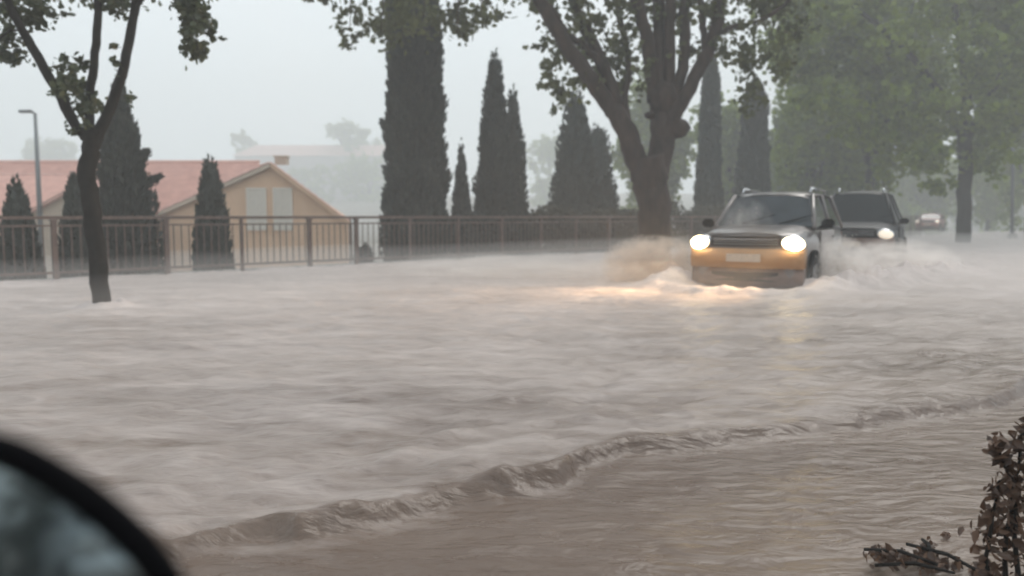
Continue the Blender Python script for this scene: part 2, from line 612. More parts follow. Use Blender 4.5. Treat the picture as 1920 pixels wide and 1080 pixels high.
# ------------------------------------------------------------------ foliage
def leaves_mesh(name, pos, size, nrm=None, aspect=1.0, along=None, lobed=False):
    """pos (n,3), size (n,), random folded leaves; along = preferred long axis (n,3)"""
    n = len(pos)
    if along is None:
        along = rng.normal(size=(n, 3))
        along[:, 2] -= 0.3
    along = along / np.linalg.norm(along, axis=1)[:, None]
    q = rng.normal(size=(n, 3))
    u = np.cross(along, q)
    u /= np.linalg.norm(u, axis=1)[:, None]
    w_ = np.cross(along, u)
    s = size[:, None]
    a = pos - along * s * 0.5
    b = pos + along * s * 0.5
    wd = s * 0.5 * aspect
    fold = w_ * s * 0.12
    if lobed:
        # six-sided leaf with uneven lobes
        k1 = rng.uniform(0.75, 1.15, (n, 1))
        k2 = rng.uniform(0.6, 1.0, (n, 1))
        v = np.stack([a, pos - along * s * 0.18 + u * wd * k1 + fold, pos + along * s * 0.22 + u * wd * k2 * 0.8 + fold,
                      b, pos + along * s * 0.22 - u * wd * k2 * 0.8 + fold, pos - along * s * 0.18 - u * wd * k1 + fold], 1)
        f = (np.arange(n)[:, None] * 6)
        F1 = np.concatenate([f + np.array([0, 1, 2, 3]), f + np.array([0, 3, 4, 5])])
        return np_mesh(name, v.reshape(-1, 3), F1)
    v = np.stack([a, pos + u * wd + fold, b, pos - u * wd + fold], 1)
    f = (np.arange(n)[:, None] * 4) + np.array([0, 1, 2, 3])
    return np_mesh(name, v.reshape(-1, 3), f)


def cluster_points(clusters, dens, sub=0.35):
    """clusters: (centre, radii(3), n) -> leaf positions grouped on little twigs"""
    out = []
    for c, r, n in clusters:
        n = int(n * dens)
        k = max(3, n // 14)
        tw = rng.normal(size=(k, 3))
        tw = tw / np.linalg.norm(tw, axis=1)[:, None] * (rng.uniform(0.15, 1, (k, 1)) ** 0.5)
        p = tw[rng.integers(0, k, n)] + rng.normal(size=(n, 3)) * sub * rng.uniform(0.2, 1, (n, 1)) * 0.45
        out.append(np.array(c)[None] + p * np.array(r)[None])
    return np.concatenate(out)


def cypress(px, hw, ytop, label, c=23.4, form='cone', n=7000, zbot=-1.7, lean=0.0, top_hw=None, rough=0.18, sprigs=(),
            cat='cypress tree', group='cypresses behind the fence', tip=1.0):
    b = on_line(c, px)
    Y = b.y
    R0 = hw * Y / F
    H = P(px, max(ytop, -260), Y).z - zbot
    R1 = (top_hw or 0) * Y / F
    t_ = thing('cypress_tree', label, cat, (b.x, b.y, zbot), 0, group)

    def prof(t):
        if form == 'column':
            r = R1 + (R0 - R1) * (1 - t) ** 1.1
            return r * np.sqrt(np.clip((1.0 - t) / 0.12, 0.0, 1)) * (0.55 + 0.45 * smooth(0, 0.12, t))
        return R0 * 1.08 * np.clip(1 - t, 0, 1) ** (0.72 * tip) * (0.85 + 0.15 * smooth(0, 0.2, t))

    nl = 40
    rings = []
    for i in range(nl):
        t = i / (nl - 1) * 0.96
        rr = float(prof(np.array([t]))[0]) * 0.74
        ring = []
        for k in range(14):
            an = 2 * math.pi * k / 14
            j = rr * (1 + 0.12 * math.sin(5 * an + t * 25) + random.uniform(-.06, .06)) + 0.005
            ring.append((math.cos(an) * j + lean * t, math.sin(an) * j, 0.25 + t * (H - 0.25)))
        rings.append(ring)
    core = MB().loft(rings)
    # sprays of scale leaves pointing up and out
    th = rng.uniform(0, 2 * math.pi, n)
    t = 1 - np.sqrt(rng.uniform(0, 1, n)) if form == 'cone' else rng.uniform(0, 1, n) ** 1.05
    r = prof(t)
    lump = 1 + rough * (vnoise(th * 3.5 / 6.283 * 3, t * H * 1.6, int(px) % 97) - 0.45) * 2
    lump2 = 1 + rough * 0.5 * (vnoise(th * 3, t * H * 5, int(px) % 89) - 0.5) * 2
    rr = r * lump * lump2 * rng.uniform(0.72, 1.04, n)
    z = t * H + rng.uniform(-0.05, 0.1, n)
    pos = np.stack([np.cos(th) * rr + lean * t, np.sin(th) * rr, z], 1)
    al = np.stack([np.cos(th) * 0.4, np.sin(th) * 0.4, np.full(n, 1.0)], 1) + rng.normal(size=(n, 3)) * 0.22
    size = rng.uniform(0.10, 0.26, n) * (0.6 + 0.5 * min(1.3, R0))
    if sprigs:
        P2, A2, S2 = [], [], []
        for (th0, tt, ln, dz) in sprigs:
            m = 260
            s = rng.uniform(0, 1, m)
            base_r = float(prof(np.array([tt]))[0]) * 0.8
            q = np.stack([math.cos(th0) * (base_r + ln * s), math.sin(th0) * (base_r + ln * s), tt * H + dz * s], 1)
            q += rng.normal(size=(m, 3)) * 0.07 * (1.2 - s)[:, None]
            P2.append(q)
            A2.append(np.tile([math.cos(th0), math.sin(th0), 0.6], (m, 1)) + rng.normal(size=(m, 3)) * 0.3)
            S2.append(rng.uniform(0.1, 0.2, m))
        pos = np.concatenate([pos] + P2)
        al = np.concatenate([al] + A2)
        size = np.concatenate([size] + S2)
    me = leaves_mesh('foliage', pos, size, aspect=0.42, along=al)
    # join the inner mass of twigs
    bm = bmesh.new()
    bm.from_mesh(me)
    vs = [bm.verts.new(v) for v in core.v]
    for f in core.f:
        try: bm.faces.new([vs[i] for i in f])
        except ValueError: pass
    bm.to_mesh(me)
    bm.free()
    o = obj('foliage', me, M_cyp, t_)
    tag(o, kind='stuff')
    MB().tube([(0, 0, -0.3), (0, 0, 0.5), (lean * 0.4, 0, H * 0.5)], [R0 * 0.16 + 0.05, R0 * 0.13 + 0.04, 0.03], 8, 0.05).build('trunk', M_bark2, t_)
    return t_


def limb_path(pts, Y, wob=0.0):
    """pixel path -> world path; Y may vary linearly along it"""
    out = []
    for i, p in enumerate(pts):
        yy = Y[0] + (Y[1] - Y[0]) * i / (len(pts) - 1)
        out.append(P(p[0], p[1], yy))
    # subdivide smoothly
    res = []
    for i in range(len(out) - 1):
        p0, p1, p2, p3 = out[max(i - 1, 0)], out[i], out[i + 1], out[min(i + 2, len(out) - 1)]
        for k in range(4):
            s = k / 4
            res.append(0.5 * ((2 * p1) + (p2 - p0) * s + (2 * p0 - 5 * p1 + 4 * p2 - p3) * s * s + (3 * p1 - p0 - 3 * p2 + p3) * s ** 3))
    res.append(out[-1])
    for i in range(1, len(res) - 1):
        res[i] = res[i] + Vector((random.uniform(-wob, wob), random.uniform(-wob, wob), random.uniform(-wob, wob)))
    return res


def rads(r0, r1, n):
    return [r0 + (r1 - r0) * (i / (n - 1)) ** 0.9 for i in range(n)]


def px_clusters(lst, Y, spread=1.0):
    out = []
    for (px, py, rx, ry, n) in lst:
        yy = Y + random.uniform(-0.7, 0.7) * spread
        c = P(px, py, yy)
        k = yy / F
        out.append((tuple(c), (rx * k, max(rx, ry) * k, ry * k), n))
    return out


# ------------------------------------------------------------------ distant setting: houses, hill trees
def wave_roof(mb, a, b, c, d, courses=26, amp=0.05):
    """tiled roof slope: a-b the ridge, d-c the eave, built as stepped ribs"""
    a, b, c, d = map(Vector, (a, b, c, d))
    nrm = (b - a).cross(d - a).normalized()
    if nrm.z < 0: nrm = -nrm
    L = (b - a).length
    n = int(L / 0.11) * 2
    m = courses
    base = len(mb.v)
    for i in range(n + 1):
        s = i / n
        for j in range(m * 2):
            t = (j // 2 + (j % 2)) / m
            p = (a.lerp(b, s)).lerp(d.lerp(c, s), t)
            h = (amp if i % 2 else 0.0) + (0.03 if j % 2 else 0.0)
            mb.v.append(tuple(p + nrm * h))
    w2 = m * 2
    for i in range(n):
        for j in range(w2 - 1):
            q = base + i * w2 + j
            mb.f.append((q, q + w2, q + w2 + 1, q + 1))


def window(parent, off, x0, x1, y0, y1, Y, shut=True):
    """white shuttered window: frame part with its leaves as sub-parts; pixel extents on depth Y"""
    a, b = P(x0, y1, Y), P(x1, y0, Y)
    w_, h = b.x - a.x, b.z - a.z
    cx, cz = (a.x + b.x) / 2, (a.z + b.z) / 2
    f = MB()
    for sx in (-1, 1): f.box((sx * (w_ / 2 - 0.03), 0, 0), (0.06, 0.08, h))
    for sz in (-1, 1): f.box((0, 0, sz * (h / 2 - 0.03)), (w_ - 0.12, 0.078, 0.06))
    fr = f.build('window', M_white, parent)
    fr.location = Vector((cx, Y - 0.02, cz)) - Vector(off)
    for sx in (-1, 1):
        s = MB().box((0, 0, 0), (w_ / 2 - 0.07, 0.03, h - 0.13))
        for k in range(14):
            s.box((0, -0.022, -h / 2 + 0.12 + k * (h - 0.24) / 13), (w_ / 2 - 0.12, 0.02, 0.035), (0.4, 0, 0))
        so = s.build('shutter', M_white, fr)
        so.location = (sx * (w_ / 4 - 0.03), 0, 0)
    return fr


def build_house():
    base = (P(470, 405, 29).x, 30, -1.6)
    t = thing('gabled_house', 'ochre house with salmon tiled roof and a wide gable holding two white shuttered windows', 'house', base)
    Yf = 29.0
    SK = -2.7      # the wing runs back obliquely to the left
    le, ap, re = P(300, 398, Yf), P(510, 306, Yf), P(652, 412, Yf)
    lw, rw = P(312, 398, Yf).x, P(668, 398, Yf).x
    zb = -1.8
    # gable wing
    MB().slab([(lw, Yf, zb), (rw - 0.35, Yf, zb), (rw - 0.35, Yf, re.z + 0.08), (ap.x, Yf, ap.z - 0.12), (lw, Yf, le.z - 0.02)], 0.25).build('gable_wall', M_wall, t, base)
    MB().slab([(lw + .001, Yf + .26, zb), (lw + .001, 36, zb), (lw + .001, 36, le.z - .08), (lw + .001, Yf + .26, le.z - .08)], 0.2).build('side_wall', M_wall, t, base)
    # long main range to the left
    r0, r1 = P(-40, 306, 35), P(512, 306, 35)
    e0, e1 = P(-40, 396, 30), P(330, 396, 30)
    mb = MB()
    wave_roof(mb, r0, (ap.x + SK * .86, 35, r1.z), (ap.x - .6, 30, e1.z), e0, 22)
    mb.build('roof', M_tile, t, base)
    MB().box(((e0.x + lw) / 2, 30.5, (zb + e0.z - 0.1) / 2), (lw - e0.x - 0.1, 0.25, e0.z - 0.1 - zb)).build('front_wall', M_wall, t, base)
    MB().tube([(r0.x, 35, r1.z + .04), (ap.x + SK * .86, 35, r1.z + .04)], 0.09, 8).build('ridge_tiles', M_tile, t, base)
    # gable slopes
    for nm, q0, q1 in (('gable_roof', le, ap), ('gable_roof', ap, re)):
        mb = MB()
        ext = (q1 - q0).normalized() * 0.12
        qa, qb = (q0 - ext, q1) if q0 is le else (q0, q1 + ext)
        if q0 is le:
            wave_roof(mb, (qb.x, Yf - .25, qb.z), (qb.x + SK, 36, qb.z), (qa.x + SK, 36, qa.z), (qa.x, Yf - .25, qa.z), 12)
        else:
            wave_roof(mb, (qa.x, Yf - .25, qa.z), (qa.x + SK, 36, qa.z), (qb.x + SK, 36, qb.z), (qb.x, Yf - .25, qb.z), 12)
        mb.build(nm, M_tile, t, base)
        d = (qb - qa)
        mid = (qa + qb) / 2
        MB().box((mid.x, Yf - 0.20, mid.z - 0.07), (d.length, 0.05, 0.13), (0, -math.atan2(d.z, d.x), 0)).build('bargeboard', M_wall2 if q0 is le else M_wall, t, base)
    MB().box((ap.x + .1, Yf + .9, ap.z + .16), (0.42, 0.4, 0.30)).box((ap.x + .1, Yf + .9, ap.z + .30), (0.5, 0.48, 0.05)).build('chimney', M_wall2, t, base)
    window(t, base, 464, 499, 352, 432, Yf)
    window(t, base, 514, 548, 352, 432, Yf)
    # brown downpipe at the corner
    x = P(662, 400, Yf).x
    MB().tube([(x - .1, Yf - .1, zb), (x - .1, Yf - .1, re.z + .1)], 0.06, 8).build('downpipe', M_rail, t, base)


build_house()


def build_left_house():
    Yf = 27.0
    base = (P(20, 400, Yf).x, 28, -1.6)
    t = thing('tiled_house', 'low house with pale salmon roof at the left edge behind the street lamp', 'house', base)
    r0, r1 = P(-330, 330, 31), P(150, 330, 31)
    e0, e1 = P(-330, 405, Yf), P(150, 405, Yf)
    mb = MB()
    wave_roof(mb, (e0.x, 31, r0.z), (e1.x, 31, r0.z), e1, e0, 16)
    mb.build('roof', M_tile, t, base)
    MB().tube([(e0.x, 31, r0.z + .03), (e1.x, 31, r0.z + .03)], 0.08, 8).build('ridge_tiles', M_tile, t, base)
    zb = -1.8
    MB().box(((e0.x + e1.x) / 2, Yf + .3, (zb + e0.z - .06) / 2), (e1.x - e0.x - .3, .25, e0.z - .06 - zb)).build('wall', M_tile, t, base)
    x = e1.x - .15
    MB().slab([(x, Yf + .45, zb), (x, 34.6, zb), (x, 34.6, e1.z - .05), (x, 31, r0.z - .1), (x, Yf + .45, e1.z - .05)], .2).build('gable_wall', M_wall2, t, base)
    # small cross gable whose verge climbs to the right
    a, b, c = P(58, 402, Yf - .4), P(150, 352, Yf - .4), P(240, 402, Yf - .4)
    MB().slab([(a.x, Yf - .4, zb), (c.x, Yf - .4, zb), (c.x, Yf - .4, c.z), (b.x, Yf - .4, b.z), (a.x, Yf - .4, a.z)], 0.2).build('porch_wall', M_wall2, t, base)
    for q0, q1 in ((a, b), (b, c)):
        d = q1 - q0
        m_ = (q0 + q1) / 2
        MB().box((m_.x, Yf + .9, m_.z + .06), (d.length + .1, 3.0, .12), (0, -math.atan2(d.z, d.x), 0)).build('porch_roof', M_tile, t, base)


build_left_house()


def far_building(px0, px1, ytop, yeave, Y, label, wallm, roofm):
    a, b = P(px0, yeave, Y), P(px1, yeave, Y)
    rt = P(px0, ytop, Y + 6)
    cx = (a.x + b.x) / 2
    zb = hill_z(cx, Y) - 2
    base = (cx, Y, zb)
    t = thing('hillside_building', label, 'building', base)
    L = b.x - a.x
    MB().box((cx, Y + 6, (zb + a.z) / 2), (L, 12, a.z - zb)).build('wall', wallm, t, base)
    ov = 0.6
    v = [(a.x - ov, Y - ov, a.z), (b.x + ov, Y - ov, a.z), (b.x + ov, Y + 12 + ov, a.z), (a.x - ov, Y + 12 + ov, a.z),
         (a.x + 5, Y + 6, rt.z), (b.x - 5, Y + 6, rt.z)]
    MB().add(v, [(0, 1, 5, 4), (1, 2, 5), (2, 3, 4, 5), (3, 0, 4), (3, 2, 1, 0)]).build('roof', roofm, t, base)
    return t


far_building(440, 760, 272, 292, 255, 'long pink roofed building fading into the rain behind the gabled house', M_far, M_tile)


def broadleaf(px, py0, py1, hw, Y, label, n=2600, leaf=0.28, trunk_px=None, base_z=None, mat_=None, group=None,
              name='broadleaf_tree', cat='tree', bottom_ragged=0.25, flat=1.0):
    top, bot = P(px, py0, Y), P(px, py1, Y)
    R = hw * Y / F
    H = top.z - bot.z
    zb = hill_z(top.x, Y) if base_z is None else base_z
    base = (top.x, Y, zb)
    t = thing(name, label, cat, base, 0, group)
    cl = []
    k = 16
    for i in range(k):
        a = random.uniform(0, 6.283)
        rr = random.uniform(0, 0.72)
        zz = random.uniform(-.4, .42)
        s = random.uniform(0.28, 0.5)
        cl.append(((top.x + math.cos(a) * R * rr * math.sqrt(max(.1, 1 - (2 * zz) ** 2 * .6)), Y + math.sin(a) * R * rr, (top.z + bot.z) / 2 + zz * H),
                   (R * s, R * s, H * s * 0.55 * flat), n / k))
    pts = cluster_points(cl, 1.0, 0.5)
    me = leaves_mesh('foliage', pts - np.array(base), rng.uniform(0.6, 1.3, len(pts)) * leaf, aspect=0.85, lobed=True)
    tag(obj('foliage', me, mat_ or M_leaf_far, t), kind='stuff')
    tr = (trunk_px or 14) * Y / F / 2
    zc = (top.z + bot.z) / 2
    tm = MB()
    tm.tube([(0, 0, -.6), (0.02, 0, (bot.z - zb) * .5), (0.05, 0, zc - zb), (0.0, 0, top.z - zb - H * .15)], [tr * 1.15, tr, tr * .7, tr * .15], 9, .06)
    tm.build('trunk', M_bark2, t, None, True)
    for i in range(5):
        a = i * 1.26 + random.uniform(-.3, .3)
        s = Vector((0.03, 0, max(.5, (bot.z - zb)) * random.uniform(.9, 1.1)))
        e = Vector((math.cos(a) * R * .6, math.sin(a) * R * .6, (zc - zb) + H * random.uniform(0, .25)))
        MB().tube([s, s.lerp(e, .5) + Vector((0, 0, H * .06)), e], [tr * .5, tr * .32, tr * .08], 7).build('limb', M_bark2, t)
    return t


# hillside trees fading into the rain
broadleaf(655, 232, 300, 52, 262, 'rounded faint tree crown on the hill behind the pink roofed building', 2200, 1.3, 8, group='hazy trees on the hill')
broadleaf(457, 250, 300, 26, 270, 'small faint tree on the hill above the gable roof', 1200, 1.0, 6, group='hazy trees on the hill')
broadleaf(90, 262, 330, 70, 250, 'wide faint tree above the salmon roof beside the street lamp', 2400, 1.2, 8, group='hazy trees on the hill')
broadleaf(1030, 258, 400, 62, 190, 'pale faint tree between the twin cypress and the plane tree', 2600, 1.0, 8, group='hazy trees on the hill')
broadleaf(700, 262, 330, 40, 265, 'faint tree beside the tall cypress column on the hill', 1400, 1.2, 6, group='hazy trees on the hill')

broadleaf(690, 290, 410, 75, 232, 'wide faint tree low on the hill left of the tall cypress column', 3000, 1.2, 8, group='hazy trees on the hill')
broadleaf(575, 315, 410, 60, 225, 'wide faint tree low on the hill right of the gable', 2600, 1.2, 8, group='hazy trees on the hill')

# ------------------------------------------------------------------ street lamp at left
def street_lamp():
    Y = 26
    b = P(74, 400, Y)
    base = (b.x, Y, -1.5)
    t = thing('street_lamp', 'thin grey street lamp with a short arm beside the left salmon roof', 'street lamp', base)
    tp = P(66, 212, Y)
    MB().tube([(b.x, Y, -1.6), (b.x * .5 + tp.x * .5, Y, (tp.z - 1.5) / 2 + .7), (tp.x, Y, tp.z)], [.09, .075, .05], 10).build('pole', M_grey, t, base, True)
    MB().tube([(tp.x, Y, tp.z - .03), (tp.x - .08, Y, tp.z + .02), (tp.x - .2, Y, tp.z + .04)], .035, 8).build('arm', M_grey, t, base, True)
    MB().box((tp.x - .3, Y, tp.z + .05), (.42, .2, .09), None, .03).build('lamp_head', M_grey, t, base)
    MB().box((b.x, Y, -1.2), (.3, .3, .5), None, .03).build('base_box', M_concrete, t, base)


street_lamp()

# ------------------------------------------------------------------ cypresses along the fence
cypress(38, 50, 332, 'low wide cypress at the far left edge in front of the salmon roof', n=6000, rough=.12, tip=.8)
cypress(146, 46, 318, 'low cypress standing directly behind the young plane trunk', n=5000, rough=.12, tip=.75)
cypress(236, 70, 140, 'tall ragged cypress with a branch poking out right, behind the young plane tree', n=11000, rough=.3,
        sprigs=((0.0, .62, .42, .15), (0.1, .70, .22, .2), (0.3, .46, .15, .1), (-.2, .36, .2, .1)))
cypress(399, 45, 290, 'single narrow cypress in front of the ochre gabled house', n=6000, rough=.12, tip=.75)
cypress(782, 64, -240, 'very tall thick cypress column in the middle reaching out of the top of the picture', form='column', top_hw=38, n=24000, rough=.14,
        sprigs=((3.14, .42, .3, .5), (3.0, .32, .25, .45), (3.2, .27, .2, .3)))
cypress(866, 30, 262, 'short slim cypress squeezed between the tall column and the twin cypresses', n=4500, rough=.15)
cypress(928, 46, 92, 'taller of the twin pointed cypresses in the middle', n=9000, rough=.2, tip=.8)
cypress(962, 36, 162, 'lower of the twin pointed cypresses, on their right', c=23.9, n=6000, rough=.2, tip=.75)
cypress(1078, 54, 165, 'hazy pointed cypress left of the big plane tree trunk', c=25, n=8000, rough=.15, tip=.7)
cypress(1120, 44, 228, 'lower hazy cypress directly left of the big plane tree trunk', c=25.6, n=6000, rough=.15, tip=.6)
cypress(1326, 32, 100, 'narrow hazy cypress right of the big plane tree trunk', c=25, form='column', top_hw=14, n=9000, rough=.1)
cypress(1408, 42, 150, 'wide hazy cypress rising behind the bronze car', c=25, form='column', top_hw=20, n=9000, rough=.12)


def hedge(name, label, pts, Y0, Y1, zt, zb, thick, n, mt, leaf=.12):
    a, b = pts
    base = tuple((a + b) / 2)[:2] + (zb,)
    t = thing(name, label, 'hedge', base)
    d = (b - a)
    s = rng.uniform(0, 1, n)
    q = np.array(a)[None] + s[:, None] * np.array(d)[None]
    nrm = np.array([-d.y, d.x, 0]) / d.length
    top = zt * (1 + .18 * (vnoise(s * d.length * .8, s * 0, 4) - .5) * 2)
    u = rng.uniform(-1, 1, n)
    z = zb + (top - zb) * rng.uniform(0, 1, n) ** .7
    q = q + nrm[None] * (u * thick / 2)[:, None]
    q[:, 2] = z
    me = leaves_mesh('foliage', q - np.array(base), rng.uniform(.6, 1.5, n) * leaf, aspect=.7)
    tag(obj('foliage', me, mt, t), kind='stuff')
    for i in range(int(d.length / .9)):
        p = a + d * ((i + .5) / int(d.length / .9)) - Vector(base)
        MB().tube([(p.x, p.y, 0), (p.x + random.uniform(-.1, .1), p.y, (zt - zb) * .85)], [.05, .02], 6).build('stem', M_bark2, t)
    return t


hedge('dark_hedge', 'low dark hedge filling the foot of the middle cypresses behind the fence', (on_line(23.0, 835), on_line(23.0, 985)), 0, 0, 1.05, -1.0, .8, 9000, M_cyp)
hedge('brown_hedge', 'low brownish hedge behind the fence left of the big plane trunk', (on_line(23.2, 985), on_line(23.2, 1200)), 0, 0, 1.25, -1.0, .9, 12000, M_hedge)
hedge('brown_hedge', 'low dark hedge behind the fence right of the big plane trunk', (on_line(23.4, 1215), on_line(23.4, 1480)), 0, 0, 1.4, -1.0, 1.0, 12000, M_hedge)

# small shrub behind the fence right of the house
q = on_line(22.9, 682)
sh = thing('small_shrub', 'small dark shrub behind the fence just right of the ochre house', 'shrub', (q.x, q.y, -.7))
pts = cluster_points([((0, 0, .75), (.22, .22, .38), 900)], 1, .5)
tag(obj('foliage', leaves_mesh('foliage', pts, rng.uniform(.06, .12, len(pts)), aspect=.7), M_cyp, sh), kind='stuff')
MB().tube([(0, 0, -.2), (0, 0, .7)], [.03, .015], 6).build('stem', M_bark2, sh)

# ------------------------------------------------------------------ the fence
def fence():
    base = on_line(FENCE_C, 300)
    base.z = -.18
    t = thing('railing_fence', 'brown metal railing with upright bars and thick posts along the flooded pavement', 'fence', tuple(base))
    xs = [-9.5, -8.0, -6.63, -5.55, -4.44, -3.58]
    while xs[-1] < 22: xs.append(xs[-1] + 1.1)
    zt = CAM_H - .01
    a45 = math.radians(45)
    # posts share one mesh for the brick-brown thick ones and one for the slim
    thick = None
    slim = None
    for i, x in enumerate(xs):
        big = i in (1, 2, 4, 5, 8, 11, 14, 17, 20, 23, 26)
        if big:
            if thick is None:
                thick = MB().box((0, 0, .57), (.09, .09, 1.30), None, .01).box((0, 0, 1.235), (.11, .11, .03)).box((0, 0, .05), (.22, .22, .30), None, .03).build('post', M_rail, t)
                o = thick
            else:
                o = bpy.data.objects.new('post', thick.data); COL.objects.link(o); o.parent = t
        else:
            if slim is None:
                slim = MB().box((0, 0, .60), (.06, .06, 1.32), None, .006).build('post', M_rail, t)
                o = slim
            else:
                o = bpy.data.objects.new('post', slim.data); COL.objects.link(o); o.parent = t
        o.location = Vector((x, x + FENCE_C, -.18)) - base
        o.rotation_euler = (0, 0, a45)
    p0, p1 = Vector((xs[0], xs[0] + FENCE_C, 0)), Vector((xs[-1], xs[-1] + FENCE_C, 0))
    mid, L = (p0 + p1) / 2, (p1 - p0).length
    for z, h in ((zt - .02, .055), (zt - .16, .03), (.14, .04)):
        MB().box((mid.x, mid.y, z), (L, .05, h), (0, 0, a45)).build('rail', M_rail, t, base)
    # concrete kerb under the railing
    MB().box((mid.x - .2, mid.y + .2, -.2), (L, .34, .44), (0, 0, a45), .02).build('plinth', M_concrete, t, base)
    bar = None
    s = 0.0
    k = 0
    extra = MB()
    while s < L:
        s += .15
        p = p0 + (p1 - p0).normalized() * s
        if min(abs(p.x - x) for x in xs) < .05: continue
        if k < 290:
            if bar is None:
                bar = MB().box((0, 0, 0), (.017, .017, .86)).build('bar', M_rail, t)
                o = bar
            else:
                o = bpy.data.objects.new('bar', bar.data); COL.objects.link(o); o.parent = t
            o.location = Vector((p.x, p.y, .55)) - base
            o.rotation_euler = (0, 0, a45)
        else:
            extra.box((p.x, p.y, .55), (.017, .017, .86), (0, 0, a45))
        k += 1
    if extra.v:
        tag(extra.build('bar', M_rail, t, base), kind='stuff')


fence()

# ------------------------------------------------------------------ young plane tree at left
def young_tree():
    Y = TREE1.y
    base = tuple(TREE1 + Vector((0, 0, -.2)))
    t = thing('young_plane_tree', 'slim leaning young plane tree with three upright branches standing in the flood at left', 'tree', base)
    def tb(path, Yr, r0, r1, name='limb', n=9):
        p = limb_path(path, Yr, .012)
        MB().tube(p, rads(r0, r1, len(p)), n, .07).build(name, M_bark2, t, base, True)
    tb([(193, 610), (190, 570), (182, 480), (172, 400), (165, 320), (172, 270), (178, 240)], (Y, Y), .108, .105, 'trunk', 12)
    MB().ball(tuple(P(172, 255, Y)), (.14, .12, .12), 10, 8, .08).build('knot', M_bark2, t, base, True)
    tb([(170, 262), (140, 232), (105, 165), (60, 90), (25, 25), (-5, -40), (-30, -120)], (Y, Y - .4), .07, .04)
    tb([(172, 258), (168, 200), (176, 120), (183, 40), (182, -40), (186, -140)], (Y, Y + .2), .058, .042)
    tb([(180, 262), (205, 205), (228, 140), (245, 60), (258, -20), (268, -130)], (Y, Y + .1), .075, .042)
    tb([(245, 60), (262, 10), (290, -40), (330, -60), (360, -50)], (Y + .1, Y - .2), .03, .012)
    tb([(360, -40), (366, 10), (366, 60), (370, 95)], (Y - .2, Y - .2), .012, .005, 'twig', 6)
    tb([(60, 90), (40, 60), (15, 60), (-5, 80)], (Y - .2, Y - .3), .02, .008, 'twig', 6)
    tb([(105, 165), (125, 140), (150, 150)], (Y, Y), .015, .006, 'twig', 6)
    cl = px_clusters([(30, 15, 62, 40, 120), (75, 20, 45, 24, 70), (15, 80, 30, 34, 80), (10, 110, 16, 14, 16), (120, 128, 30, 22, 46), (128, 165, 26, 22, 60), (150, 175, 24, 20, 40), (140, 205, 20, 20, 30),
                      (162, 120, 18, 16, 18), (175, 205, 24, 22, 30), (150, 235, 22, 16, 20), (215, 105, 16, 20, 14), (228, 15, 40, 22, 40), (200, -10, 60, 24, 80),
                      (352, 15, 24, 26, 110), (372, 35, 26, 26, 110), (366, 92, 20, 22, 90), (360, 60, 22, 14, 30), (396, 66, 14, 10, 12), (418, 76, 7, 6, 4), (245, 180, 10, 14, 8),
                      (100, -70, 180, 60, 500), (300, -90, 120, 50, 300), (-80, 0, 60, 90, 200)], Y, .5)
    pts = cluster_points(cl, 2.6, .8)
    tag(obj('foliage', leaves_mesh('foliage', pts - np.array(base), rng.uniform(.045, .095, len(pts)), aspect=1.0, lobed=True), M_leaf_y, t), kind='stuff')


young_tree()


